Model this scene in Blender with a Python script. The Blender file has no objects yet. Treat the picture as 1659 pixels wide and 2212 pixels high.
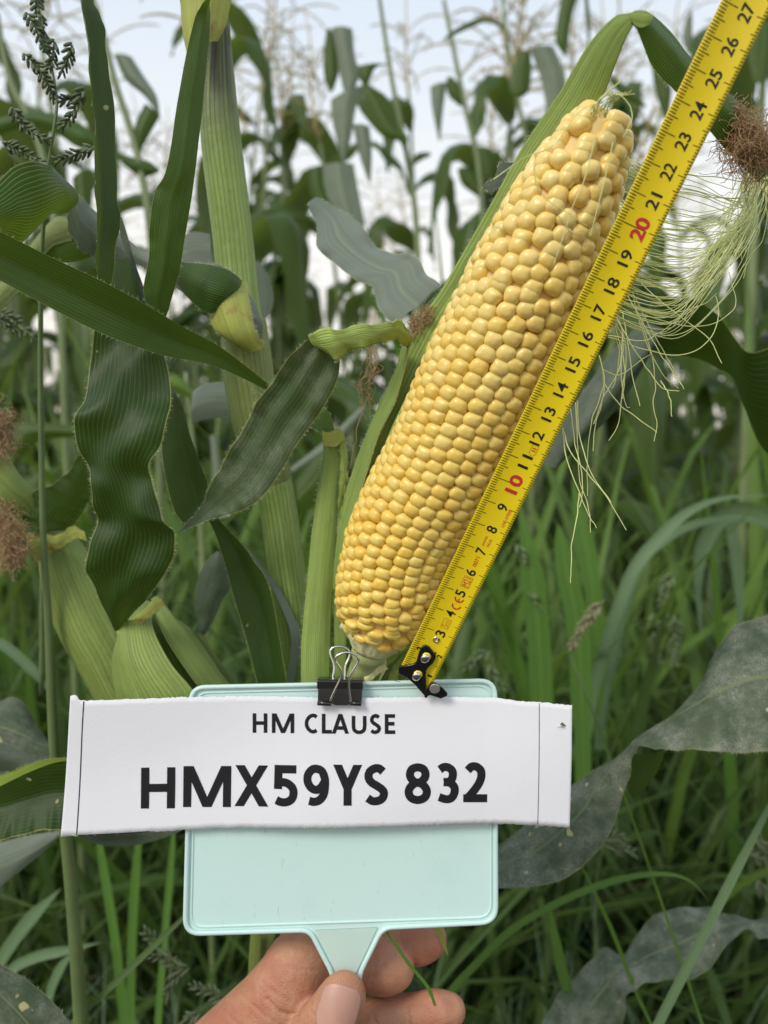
import bpy, bmesh, math, random
from mathutils import Vector, Matrix, noise
R_ = math.radians
PI = math.pi
random.seed(7)
C = bpy.context.scene.collection
SC = bpy.context.scene

# ------------------------------------------------------------------ camera, sky, sun, exposure
CAM = Vector((0, 0, 1.25))
PITCH = R_(5)
RIGHT = Vector((1, 0, 0)); FWD = Vector((0, math.cos(PITCH), -math.sin(PITCH))); UP = Vector((0, math.sin(PITCH), math.cos(PITCH)))
cd = bpy.data.cameras.new('camera'); cam = bpy.data.objects.new('camera', cd); C.objects.link(cam)
cam.location = CAM; cam.rotation_euler = (PI/2 - PITCH, 0, 0)
cd.sensor_fit = 'VERTICAL'; cd.sensor_height = 36; cd.lens = 36*1661/2212
cd.clip_start = 0.02; cd.clip_end = 600
cd.dof.use_dof = True; cd.dof.focus_distance = 0.303; cd.dof.aperture_fstop = 8.0
SC.camera = cam
w = bpy.data.worlds.new('World'); SC.world = w; w.use_nodes = True
nt = w.node_tree; bg = nt.nodes['Background']
sky = nt.nodes.new('ShaderNodeTexSky'); sky.sky_type = 'NISHITA'; sky.sun_disc = False
SUN_EL, SUN_AZ = R_(42), R_(222)      # azimuth clockwise from +Y: behind the camera, to the left
sky.sun_elevation = SUN_EL; sky.sun_rotation = SUN_AZ
sky.air_density = 1.0; sky.dust_density = 3.2; sky.ozone_density = 1.0; sky.altitude = 0
# thin bright cloud veil over the blue: whiter and warmer towards the horizon, all round
tc_ = nt.nodes.new('ShaderNodeTexCoord'); sx_ = nt.nodes.new('ShaderNodeSeparateXYZ'); nt.links.new(tc_.outputs['Generated'], sx_.inputs[0])
cr = nt.nodes.new('ShaderNodeValToRGB'); nt.links.new(sx_.outputs[2], cr.inputs[0])
cr.color_ramp.elements[0].position = 0.0; cr.color_ramp.elements[0].color = (.92, .80, .68, 1)
cr.color_ramp.elements[1].position = 1.0; cr.color_ramp.elements[1].color = (.50, .60, .78, 1)
for p_, c_ in ((.10, (1.0, .95, .88, 1)), (.24, (.945, .94, .915, 1)), (.50, (.68, .78, .89, 1))): e_ = cr.color_ramp.elements.new(p_); e_.color = c_
vm = nt.nodes.new('ShaderNodeMix'); vm.data_type = 'RGBA'; vm.inputs[0].default_value = .97
vs_ = nt.nodes.new('ShaderNodeVectorMath'); vs_.operation = 'SCALE'; vs_.inputs['Scale'].default_value = 8.3
nt.links.new(cr.outputs[0], vs_.inputs[0]); nt.links.new(sky.outputs[0], vm.inputs[6]); nt.links.new(vs_.outputs[0], vm.inputs[7])
nt.links.new(vm.outputs[2], bg.inputs[0]); bg.inputs[1].default_value = 0.13
sl = bpy.data.lights.new('sun', 'SUN'); so = bpy.data.objects.new('sun', sl); C.objects.link(so)
sl.energy = 2.1; sl.angle = R_(22); sl.color = (1, 0.93, 0.82)
sd = Vector((math.sin(SUN_AZ)*math.cos(SUN_EL), math.cos(SUN_AZ)*math.cos(SUN_EL), math.sin(SUN_EL)))
so.rotation_euler = sd.to_track_quat('Z', 'Y').to_euler()
SC.view_settings.view_transform = 'Standard'; SC.view_settings.look = 'None'
SC.view_settings.exposure = 0.03; SC.view_settings.gamma = 1; SC.view_settings.use_curve_mapping = False
SC.cycles.max_bounces = 6; SC.cycles.transparent_max_bounces = 6
SC.cycles.diffuse_bounces = 4; SC.cycles.glossy_bounces = 2; SC.cycles.transmission_bounces = 3

# ------------------------------------------------------------------ helpers
F_ = 1661.0
def ray(x, y): return FWD + RIGHT*((x-829.5)/F_) - UP*((y-1106)/F_)
def V(x, y, d): return CAM + ray(x, y)*d
def on_plane(x, y, p, n):
    r = ray(x, y); return CAM + r*((p-CAM).dot(n)/r.dot(n))
def tag(o, label=None, cat=None, group=None, kind=None):
    if label: o['label'] = label
    if cat: o['category'] = cat
    if group: o['group'] = group
    if kind: o['kind'] = kind
    return o
def empty(name, loc, label, cat, group=None):
    o = bpy.data.objects.new(name, None); C.objects.link(o); o.location = loc; o.empty_display_size = 0.01
    return tag(o, label, cat, group)
def link(name, me, parent=None, world=True):
    o = bpy.data.objects.new(name, me); C.objects.link(o)
    if parent is not None:
        o.parent = parent
        if world:
            q = parent; off = Vector((0, 0, 0))
            while q is not None:
                off += q.location; q = q.parent
            o.location = -off
    return o
def mesh(name, verts, faces, mat, uvs=None, smooth=True):
    me = bpy.data.meshes.new(name); me.from_pydata([tuple(v) for v in verts], [], faces)
    if mat: me.materials.append(mat)
    if uvs is not None:
        uv = me.uv_layers.new(name='UVMap')
        vi = [0]*len(me.loops); me.loops.foreach_get('vertex_index', vi)
        flat = []
        for i in vi: flat += uvs[i]
        uv.data.foreach_set('uv', flat)
    if smooth: me.polygons.foreach_set('use_smooth', [True]*len(me.polygons))
    me.update()
    return me
def spline(pts, n):
    """Catmull-Rom through tuples of any size, n samples, even in chord length"""
    pts = [tuple(p) for p in pts]
    if len(pts) == 2: pts = [pts[0], tuple((a+b)/2 for a, b in zip(*pts)), pts[1]]
    P = [tuple(2*a-b for a, b in zip(pts[0], pts[1]))] + pts + [tuple(2*a-b for a, b in zip(pts[-1], pts[-2]))]
    k = len(pts)-1; out = []
    for i in range(n):
        t = i/(n-1)*k; j = min(int(t), k-1); f = t-j
        a, b, c, d = P[j], P[j+1], P[j+2], P[j+3]
        out.append(tuple(0.5*((2*q1)+(-q0+q2)*f+(2*q0-5*q1+4*q2-q3)*f*f+(-q0+3*q1-3*q2+q3)*f**3) for q0, q1, q2, q3 in zip(a, b, c, d)))
    return out
class MB:
    def __init__(s): s.v = []; s.f = []; s.u = []
    def tube(s, pts, rad, sides=8, cap=True):
        """pts: world vectors, rad: list or number"""
        n = len(pts); b0 = len(s.v); up = None; L = 0
        for i in range(n):
            t = (pts[min(i+1, n-1)]-pts[max(i-1, 0)])
            t = t.normalized() if t.length > 1e-9 else Vector((0, 0, 1))
            if up is None:
                up = t.orthogonal().normalized()
            up = (up - t*up.dot(t)); up = up.normalized() if up.length > 1e-6 else t.orthogonal().normalized()
            sd_ = t.cross(up); r = rad[i] if hasattr(rad, '__len__') else rad
            if i: L += (pts[i]-pts[i-1]).length
            for k in range(sides):
                a = 2*PI*k/sides
                s.v.append(pts[i]+(up*math.cos(a)+sd_*math.sin(a))*r); s.u.append((abs(2*k/sides-1), L))
        for i in range(n-1):
            for k in range(sides):
                a = b0+i*sides+k; b = b0+i*sides+(k+1) % sides
                s.f.append((a, b, b+sides, a+sides))
        if cap:
            s.f.append(tuple(b0+k for k in range(sides))[::-1]); s.f.append(tuple(b0+(n-1)*sides+k for k in range(sides)))
        return s
    def ribbon(s, pts, wid, side, fold=0.0):
        """3 verts across, pts world, side vectors"""
        n = len(pts); b0 = len(s.v); L = 0
        for i in range(n):
            t = (pts[min(i+1, n-1)]-pts[max(i-1, 0)]).normalized()
            sv = side[i] if hasattr(side, '__len__') and not isinstance(side, Vector) else side
            sv = (sv-t*sv.dot(t)).normalized(); nn = t.cross(sv); r = wid[i]*0.5
            if i: L += (pts[i]-pts[i-1]).length
            for k, u in ((-1, 0.0), (0, 0.5), (1, 1.0)):
                s.v.append(pts[i]+sv*r*k+nn*(abs(k)*r*fold)); s.u.append((u, L))
        for i in range(n-1):
            for k in range(2):
                a = b0+i*3+k; s.f.append((a, a+1, a+4, a+3))
        return s
    def ball(s, c, ax, rx, ry, rz, nu=8, nv=5):
        """ellipsoid; ax = (x,y,z) axes"""
        b0 = len(s.v)
        s.v.append(c-ax[2]*rz); s.u.append((0, 0))
        for j in range(1, nv):
            p = PI*j/nv
            for i in range(nu):
                a = 2*PI*i/nu
                s.v.append(c+ax[0]*(rx*math.sin(p)*math.cos(a))+ax[1]*(ry*math.sin(p)*math.sin(a))-ax[2]*(rz*math.cos(p))); s.u.append((i/nu, j/nv))
        s.v.append(c+ax[2]*rz); s.u.append((0, 1)); e = len(s.v)-1
        for i in range(nu):
            k = (i+1) % nu
            s.f.append((b0, b0+1+k, b0+1+i)); s.f.append((e, e-nu+i, e-nu+k))
            for j in range(nv-2):
                a = b0+1+j*nu; s.f.append((a+i, a+k, a+nu+k, a+nu+i))
        return s
    def build(s, name, mat, parent=None, smooth=True, world=True):
        return link(name, mesh(name, s.v, s.f, mat, s.u, smooth), parent, world)
def basis(z):
    z = z.normalized(); x = z.orthogonal().normalized(); return (x, z.cross(x), z)

# ------------------------------------------------------------------ materials
def newmat(name):
    m = bpy.data.materials.new(name); m.use_nodes = True
    return m, m.node_tree, m.node_tree.nodes['Principled BSDF']
def node(nt, t, **k):
    n = nt.nodes.new(t)
    for a, b in k.items(): setattr(n, a, b)
    return n
def math_(nt, op, a, b=None, c=None, clamp=False):
    n = node(nt, 'ShaderNodeMath', operation=op, use_clamp=clamp)
    for i, x in enumerate((a, b, c)):
        if x is None: continue
        if hasattr(x, 'links'): nt.links.new(x, n.inputs[i])
        else: n.inputs[i].default_value = x
    return n.outputs[0]
def mix(nt, f, a, b, blend='MIX'):
    n = node(nt, 'ShaderNodeMix', data_type='RGBA', blend_type=blend)
    for s, x in ((0, f), (6, a), (7, b)):
        if hasattr(x, 'links'): nt.links.new(x, n.inputs[s])
        elif s: n.inputs[s].default_value = (*x, 1)
        else: n.inputs[s].default_value = x
    return n.outputs[2]
def ramp(nt, f, p0, p1):
    n = node(nt, 'ShaderNodeMapRange', interpolation_type='SMOOTHSTEP')
    nt.links.new(f, n.inputs[0]); n.inputs[1].default_value = p0; n.inputs[2].default_value = p1
    return n.outputs[0]
def noise_(nt, vec, scale, detail=3, rough=0.5):
    n = node(nt, 'ShaderNodeTexNoise'); n.inputs['Scale'].default_value = scale; n.inputs['Detail'].default_value = detail
    n.inputs['Roughness'].default_value = rough
    if vec is not None: nt.links.new(vec, n.inputs['Vector'])
    return n.outputs['Fac']
def simple(name, col, rough=0.5, metal=0.0, coat=0.0, var=0.0, vs=300, bump=0.0, bs=2000, spec=0.5):
    m, nt, p = newmat(name); p.inputs['Roughness'].default_value = rough; p.inputs['Metallic'].default_value = metal
    p.inputs['Coat Weight'].default_value = coat; p.inputs['Coat Roughness'].default_value = 0.15
    p.inputs['Specular IOR Level'].default_value = spec
    g = node(nt, 'ShaderNodeNewGeometry').outputs['Position']
    p.inputs['Base Color'].default_value = (*col, 1)
    if var:
        f = noise_(nt, g, vs, 4, 0.6)
        nt.links.new(mix(nt, f, tuple(c*(1-var) for c in col), tuple(min(1, c*(1+var)) for c in col)), p.inputs['Base Color'])
    if bump:
        b = node(nt, 'ShaderNodeBump'); b.inputs['Strength'].default_value = bump; b.inputs['Distance'].default_value = 0.0003
        nt.links.new(noise_(nt, g, bs, 3), b.inputs['Height']); nt.links.new(b.outputs[0], p.inputs['Normal'])
    return m
def leafmat(name, top, back, lines=26, rib=(0.22, 0.30, 0.10), ribw=0.03, edge=(0.35, 0.36, 0.10), dust=0.0, yellow=0.0, trans=0.22,
            rough=0.42, ridge=0.35, line_amt=0.35, spots=0.0, ycol=(0.50, 0.48, 0.08), purple=None, perinst=False, vbump=-0.25):
    """blade of grass or maize: UV.x across 0..1, UV.y metres along"""
    m, nt, p = newmat(name); L = nt.links
    uv = node(nt, 'ShaderNodeUVMap', uv_map='UVMap').outputs[0]
    sp = node(nt, 'ShaderNodeSeparateXYZ'); L.new(uv, sp.inputs[0]); u, v = sp.outputs[0], sp.outputs[1]
    geo = node(nt, 'ShaderNodeNewGeometry'); pos = geo.outputs['Position']
    def stretched(su, sv, detail=3):
        c = node(nt, 'ShaderNodeCombineXYZ'); L.new(math_(nt, 'MULTIPLY', u, su), c.inputs[0]); L.new(math_(nt, 'MULTIPLY', v, sv), c.inputs[1])
        if perinst: L.new(math_(nt, 'MULTIPLY', geo.outputs['Random Per Island'], 40.0), c.inputs[2])
        return noise_(nt, c.outputs[0], 1.0, detail, 0.6)
    fine = stretched(lines*4.0, 12.0, 2)
    mid = stretched(lines*0.5, 9.0, 3)
    d = math_(nt, 'ABSOLUTE', math_(nt, 'SUBTRACT', u, 0.5))
    wob = math_(nt, 'MULTIPLY', math_(nt, 'SUBTRACT', stretched(3, 40), 0.5), 0.05)
    saw = math_(nt, 'ABSOLUTE', math_(nt, 'SINE', math_(nt, 'MULTIPLY', math_(nt, 'ADD', u, wob), lines*PI)))
    vein = ramp(nt, saw, 0.42, 0.08)
    col = mix(nt, math_(nt, 'MULTIPLY', math_(nt, 'SUBTRACT', mid, 0.15), 1.3, clamp=True), tuple(c*0.60 for c in top), tuple(min(1, c*1.5) for c in top))
    col = mix(nt, math_(nt, 'MULTIPLY', ramp(nt, fine, 0.45, 0.75), 0.35), col, tuple(min(1, c*1.7+0.01) for c in top))
    bcol = mix(nt, mid, tuple(c*0.8 for c in back), tuple(min(1, c*1.25) for c in back))
    col = mix(nt, geo.outputs['Backfacing'], col, bcol)
    col = mix(nt, math_(nt, 'MULTIPLY', vein, line_amt), col, rib)
    if yellow:
        f = ramp(nt, noise_(nt, pos, 45, 4, 0.6), 0.72-yellow*0.35, 0.80-yellow*0.25)
        col = mix(nt, f, col, ycol)
    if purple:
        z0, z1, pc = purple
        sz = node(nt, 'ShaderNodeSeparateXYZ'); L.new(pos, sz.inputs[0])
        f = math_(nt, 'MULTIPLY', ramp(nt, sz.outputs[2], z0, z1), ramp(nt, mid, 0.25, 0.6))
        col = mix(nt, f, col, pc)
    if dust:
        f = math_(nt, 'MULTIPLY', ramp(nt, noise_(nt, pos, 60, 5, 0.7), 0.35, 0.75), dust)
        f2 = math_(nt, 'MULTIPLY', f, ramp(nt, noise_(nt, pos, 1500, 2, 0.7), 0.3, 0.6))
        col = mix(nt, f2, col, (0.30, 0.31, 0.25))
    if ribw: col = mix(nt, math_(nt, 'MULTIPLY', ramp(nt, d, ribw, ribw*0.4), 0.8), col, rib)
    if edge: col = mix(nt, math_(nt, 'MULTIPLY', ramp(nt, d, 0.482, 0.497), 0.8), col, edge)
    if spots: col = mix(nt, ramp(nt, noise_(nt, pos, 160, 1, 0.4), 0.80-spots*0.1, 0.84-spots*0.1), col, (0.45, 0.42, 0.2))
    L.new(col, p.inputs['Base Color'])
    rg = mix(nt, mid, (rough-0.08,)*3, (rough+0.14,)*3); L.new(rg, p.inputs['Roughness'])
    p.inputs['Specular IOR Level'].default_value = 0.28
    h = math_(nt, 'ADD', math_(nt, 'MULTIPLY', vein, vbump), math_(nt, 'MULTIPLY', fine, 0.5))
    h = math_(nt, 'ADD', h, math_(nt, 'MULTIPLY', noise_(nt, pos, 180, 3), 1.2))
    b = node(nt, 'ShaderNodeBump'); b.inputs['Strength'].default_value = ridge; b.inputs['Distance'].default_value = 0.0006
    L.new(h, b.inputs['Height']); L.new(b.outputs[0], p.inputs['Normal'])
    if trans:
        t = node(nt, 'ShaderNodeBsdfTranslucent'); ms = node(nt, 'ShaderNodeMixShader'); ms.inputs[0].default_value = trans
        tc = mix(nt, 0.6, col, (0.30, 0.42, 0.03)); L.new(tc, t.inputs[0]); L.new(p.outputs[0], ms.inputs[1]); L.new(t.outputs[0], ms.inputs[2])
        L.new(ms.outputs[0], nt.nodes['Material Output'].inputs[0])
    return m
M = {}
M['leaf'] = leafmat('maize_leaf', (0.017, 0.047, 0.007), (0.085, 0.120, 0.075), lines=19, rib=(0.12, 0.19, 0.05), spots=0.35, ribw=0, line_amt=0.42)
M['leafbright'] = leafmat('maize_leaf_bright', (0.036, 0.086, 0.011), (0.09, 0.15, 0.06), lines=15, rib=(0.20, 0.28, 0.08), ribw=0)
M['leafvein'] = leafmat('maize_leaf_veined', (0.030, 0.080, 0.008), (0.13, 0.17, 0.11), lines=20, rib=(0.25, 0.36, 0.10), line_amt=0.7, yellow=0.02, ribw=0)
M['leafgrey'] = leafmat('maize_leaf_underside', (0.170, 0.205, 0.165), (0.170, 0.205, 0.165), lines=66, rib=(0.23, 0.28, 0.19), ribw=0.035, trans=0.08, rough=0.5, line_amt=0.2, edge=(0.25, 0.28, 0.16))
M['leafdust'] = leafmat('maize_leaf_dusty', (0.055, 0.080, 0.042), (0.05, 0.09, 0.025), lines=40, rib=(0.16, 0.20, 0.09), ribw=0.022, dust=0.95, trans=0.08, rough=0.5, line_amt=0.12, spots=0.8, edge=(0.18, 0.2, 0.1))
M['leafdark'] = leafmat('maize_leaf_smooth_dark', (0.055, 0.080, 0.050), (0.05, 0.09, 0.025), lines=40, rib=(0.08, 0.11, 0.05), ribw=0.02, dust=0.25, trans=0.05, rough=0.32, line_amt=0.1, spots=0.3, edge=(0.12, 0.14, 0.08))
M['leafdusk'] = leafmat('husk_leaf_tip', (0.046, 0.078, 0.026), (0.05, 0.09, 0.025), lines=15, rib=(0.13, 0.17, 0.07), ribw=0, trans=0.1, rough=0.42, line_amt=0.5, dust=0.45, edge=(0.42, 0.40, 0.10), vbump=-0.5)
M['leafarch'] = leafmat('maize_leaf_arching', (0.022, 0.060, 0.008), (0.022, 0.060, 0.008), lines=20, rib=(0.10, 0.18, 0.03), ribw=0, trans=0.10, rough=0.55, line_amt=0.5)
M['husk'] = leafmat('husk', (0.310, 0.430, 0.105), (0.30, 0.43, 0.10), yellow=0.10, ycol=(0.30, 0.24, 0.12), vbump=-0.9, lines=14, rib=(0.46, 0.58, 0.26), ribw=0, trans=0.12, rough=0.5, ridge=0.9, line_amt=0.45, edge=(0.4, 0.45, 0.15))
M['huskinner'] = leafmat('husk_inner', (0.42, 0.58, 0.09), (0.42, 0.58, 0.09), vbump=-0.9, lines=12, rib=(0.56, 0.68, 0.24), ribw=0, trans=0.15, rough=0.45, ridge=0.9, line_amt=0.4, edge=None)
M['huskpale'] = leafmat('husk_collar', (0.46, 0.60, 0.15), (0.34, 0.50, 0.10), vbump=0.9, lines=13, rib=(0.24, 0.36, 0.07), ribw=0, trans=0.15, rough=0.45, ridge=1.0, line_amt=0.5, edge=(0.5, 0.55, 0.25))
M['huskear'] = leafmat('ear_husk', (0.235, 0.315, 0.075), (0.2, 0.3, 0.08), vbump=-1.4, lines=22, rib=(0.40, 0.47, 0.20), ribw=0, trans=0.06, rough=0.5, ridge=0.8, line_amt=0.5, edge=None)
M['collar'] = leafmat('leaf_collar', (0.36, 0.39, 0.08), (0.38, 0.38, 0.08), lines=20, rib=(0.5, 0.5, 0.2), ribw=0, trans=0.1, rough=0.5, yellow=0.35, ycol=(0.30, 0.17, 0.05), ridge=0.6, edge=(0.4, 0.35, 0.1))
M['stalk'] = leafmat('stalk', (0.265, 0.375, 0.092), (0.2, 0.3, 0.1), vbump=-0.9, lines=13, rib=(0.40, 0.46, 0.24), ribw=0, trans=0, rough=0.42, ridge=1.0, line_amt=0.55, edge=None, purple=(1.365, 1.43, (0.085, 0.080, 0.062)))
M['sheath'] = leafmat('leaf_sheath', (0.215, 0.270, 0.082), (0.2, 0.3, 0.1), vbump=-0.8, lines=15, rib=(0.29, 0.33, 0.14), ribw=0, trans=0, rough=0.5, ridge=0.9, line_amt=0.4, edge=None)
M['grass'] = leafmat('grass', (0.068, 0.122, 0.030), (0.085, 0.150, 0.055), lines=8, rib=(0.14, 0.22, 0.08), ribw=0.06, trans=0.25, rough=0.4, edge=None, perinst=True, line_amt=0.2)
M['grassblue'] = leafmat('grass_blade_pale', (0.115, 0.190, 0.105), (0.12, 0.2, 0.1), lines=8, rib=(0.2, 0.28, 0.14), ribw=0.06, trans=0.2, rough=0.4, edge=None)
M['grassbright'] = leafmat('grass_blade_bright', (0.105, 0.185, 0.034), (0.09, 0.2, 0.04), lines=8, rib=(0.16, 0.28, 0.06), ribw=0.06, trans=0.3, rough=0.42, edge=None)
M['farleaf'] = leafmat('far_maize_leaf', (0.048, 0.090, 0.012), (0.125, 0.165, 0.085), lines=6, rib=(0.16, 0.22, 0.11), ribw=0.04, trans=0.26, rough=0.45, edge=None, line_amt=0.1)
M['fargrey'] = leafmat('far_maize_leaf_underside', (0.155, 0.19, 0.135), (0.155, 0.19, 0.135), lines=8, rib=(0.28, 0.33, 0.22), ribw=0.05, trans=0.12, rough=0.5, edge=None, line_amt=0.1)
M['farstalk'] = simple('far_maize_stalk', (0.17, 0.22, 0.085), 0.5, var=0.3, vs=20)
M['tassel'] = simple('tassel', (0.50, 0.41, 0.19), 0.7, var=0.35, vs=60)
M['weedstem'] = simple('weed_stem', (0.13, 0.19, 0.07), 0.45, var=0.3, vs=90)
M['seed'] = simple('weed_seed', (0.105, 0.135, 0.060), 0.6, var=0.5, vs=500)
M['seedtan'] = simple('weed_seed_tan', (0.26, 0.24, 0.12), 0.6, var=0.4, vs=500)
M['silkbrown'] = simple('brown_silk', (0.42, 0.27, 0.14), 0.6, var=0.5, vs=400)
M['silk'] = simple('pale_silk', (0.76, 0.80, 0.34), 0.35, var=0.2, vs=100)
M['hair'] = simple('leaf_hair', (0.55, 0.60, 0.42), 0.5)
M['soil'] = simple('soil', (0.035, 0.034, 0.018), 0.95, var=0.5, vs=9, bump=0.8, bs=60)
M['shank'] = simple('shank', (0.42, 0.47, 0.20), 0.5, var=0.18, vs=160, bump=0.2, bs=900)
M['glume'] = simple('glume', (0.74, 0.70, 0.38), 0.6, var=0.2, vs=500, bump=0.5, bs=900)
M['core'] = simple('cob_core', (0.72, 0.52, 0.20), 0.6, var=0.2, vs=500)
M['mint'] = simple('mint_plastic', (0.585, 0.785, 0.745), 0.38, var=0.045, vs=70, bump=0.12, bs=500)
nt = M['mint'].node_tree; p = nt.nodes['Principled BSDF']; g = node(nt, 'ShaderNodeNewGeometry').outputs['Position']
mp_ = node(nt, 'ShaderNodeMapping'); mp_.inputs['Scale'].default_value = (1, 1, .25); mp_.inputs['Rotation'].default_value = (0, .5, 0); nt.links.new(g, mp_.inputs[0])
f1 = math_(nt, 'MULTIPLY', ramp(nt, noise_(nt, g, 26, 5, 0.65), 0.50, 0.72), 0.30); f2 = math_(nt, 'MULTIPLY', ramp(nt, noise_(nt, mp_.outputs[0], 420, 4, 0.7), 0.64, 0.72), 0.45)
cc = mix(nt, f1, (0.585, 0.785, 0.745), (0.43, 0.63, 0.60)); cc = mix(nt, f2, cc, (0.33, 0.44, 0.41)); nt.links.new(cc, p.inputs['Base Color'])
M['mintdark'] = simple('mint_plastic_neck', (0.52, 0.67, 0.61), 0.42, var=0.06, vs=60, bump=0.1, bs=400)
M['paper'] = simple('paper', (0.77, 0.77, 0.81), 0.9, var=0.02, vs=80, bump=0.35, bs=1500, spec=0.2)
M['ink'] = simple('ink', (0.012, 0.012, 0.014), 0.75, var=0.7, vs=2500, spec=0.25)
M['tapeY'] = simple('tape_yellow', (0.90, 0.69, 0.012), 0.33, coat=0.25, var=0.03, vs=60)
M['tapeink'] = simple('tape_black', (0.015, 0.015, 0.012), 0.5)
M['tapered'] = simple('tape_red', (0.62, 0.03, 0.03), 0.5)
M['tapeorange'] = simple('tape_orange', (0.55, 0.13, 0.02), 0.5)
M['blackm'] = simple('black_enamel', (0.008, 0.008, 0.008), 0.25, coat=0.5, bump=0.1, bs=500)
M['steel'] = simple('steel', (0.68, 0.66, 0.63), 0.22, metal=1.0, bump=0.15, bs=700)
M['magnet'] = simple('magnet', (0.42, 0.42, 0.38), 0.4, metal=0.6, var=0.1)
M['nail'] = simple('thumbnail', (0.47, 0.255, 0.19), 0.42, coat=0.08, var=0.12, vs=250)
# skin
m, nt, p = newmat('skin'); g = node(nt, 'ShaderNodeNewGeometry').outputs['Position']
c = mix(nt, ramp(nt, noise_(nt, g, 70, 4, 0.6), 0.3, 0.7), (0.42, 0.165, 0.095), (0.52, 0.260, 0.150))
c = mix(nt, math_(nt, 'MULTIPLY', ramp(nt, noise_(nt, g, 900, 3, 0.7), 0.5, 0.75), 0.35), c, (0.42, 0.20, 0.13))
nt.links.new(c, p.inputs['Base Color']); p.inputs['Roughness'].default_value = 0.52
p.inputs['Subsurface Weight'].default_value = 0.25; p.inputs['Subsurface Radius'].default_value = (1, 0.35, 0.2); p.inputs['Subsurface Scale'].default_value = 0.003
vo = node(nt, 'ShaderNodeTexVoronoi', feature='DISTANCE_TO_EDGE'); vo.inputs['Scale'].default_value = 900; nt.links.new(g, vo.inputs['Vector'])
h = math_(nt, 'ADD', math_(nt, 'MULTIPLY', vo.outputs['Distance'], 0.7), noise_(nt, g, 350, 4, 0.6))
b = node(nt, 'ShaderNodeBump'); b.inputs['Strength'].default_value = 0.75; b.inputs['Distance'].default_value = 0.0006
nt.links.new(h, b.inputs['Height']); nt.links.new(b.outputs[0], p.inputs['Normal']); M['skin'] = m
# kernels
m, nt, p = newmat('kernel'); geo = node(nt, 'ShaderNodeNewGeometry'); oi = node(nt, 'ShaderNodeObjectInfo')
rnd = math_(nt, 'FRACT', math_(nt, 'ADD', oi.outputs['Random'], math_(nt, 'MULTIPLY', geo.outputs['Random Per Island'], 7.31)))
sx = node(nt, 'ShaderNodeSeparateXYZ'); nt.links.new(geo.outputs['Position'], sx.inputs[0])
zt = ramp(nt, sx.outputs[2], 1.15, 1.40)
c1 = mix(nt, zt, (0.83, 0.55, 0.085), (0.85, 0.60, 0.16)); c2 = mix(nt, zt, (0.87, 0.63, 0.15), (0.88, 0.68, 0.26))
c = mix(nt, rnd, c1, c2)
nt.links.new(c, p.inputs['Base Color']); p.inputs['Roughness'].default_value = 0.33
p.inputs['Coat Weight'].default_value = 0.22; p.inputs['Coat Roughness'].default_value = 0.18
p.inputs['Specular IOR Level'].default_value = 0.45
p.inputs['Subsurface Weight'].default_value = 0.35; p.inputs['Subsurface Radius'].default_value = (1, 0.5, 0.12); p.inputs['Subsurface Scale'].default_value = 0.0035
b = node(nt, 'ShaderNodeBump'); b.inputs['Strength'].default_value = 0.10; b.inputs['Distance'].default_value = 0.0003
nt.links.new(noise_(nt, geo.outputs['Position'], 260, 2), b.inputs['Height']); nt.links.new(b.outputs[0], p.inputs['Normal']); M['kernel'] = m

# ------------------------------------------------------------------ leaf builders
def hairs(parent, pts, n, ln, out=None, name='leaf_hair', rad=0.000032):
    mb = MB(); rg = random.Random(len(pts)*31+n)
    for i in range(int(n*1.8)):
        k = rg.uniform(0, len(pts)-1.001); j = int(k); q = pts[j].lerp(pts[j+1], k-j)
        t = (pts[j+1]-pts[j]).normalized()
        d = t.cross(FWD).normalized()*rg.choice((-1, 1)) if out is None else (out[j]).normalized()
        d = (d + t*rg.uniform(-.7, .7) + FWD*rg.uniform(-.6, .6)).normalized(); l = ln*rg.uniform(0.4, 1.2)
        s = d.cross(FWD).normalized()*rad; b0 = len(mb.v)
        e = q+d*l+Vector((rg.uniform(-.2, .2), 0, rg.uniform(-.2, .2)))*l
        mid = q.lerp(e, 0.5)+s*rg.uniform(-2, 2)
        mb.v += [q-s, q+s, mid+s*.8, mid-s*.8, e]; mb.u += [(0, 0)]*5
        mb.f += [(b0, b0+1, b0+2, b0+3), (b0+3, b0+2, b0+4)]
    return tag(mb.build(name, M['hair'], parent), kind='stuff')
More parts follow.
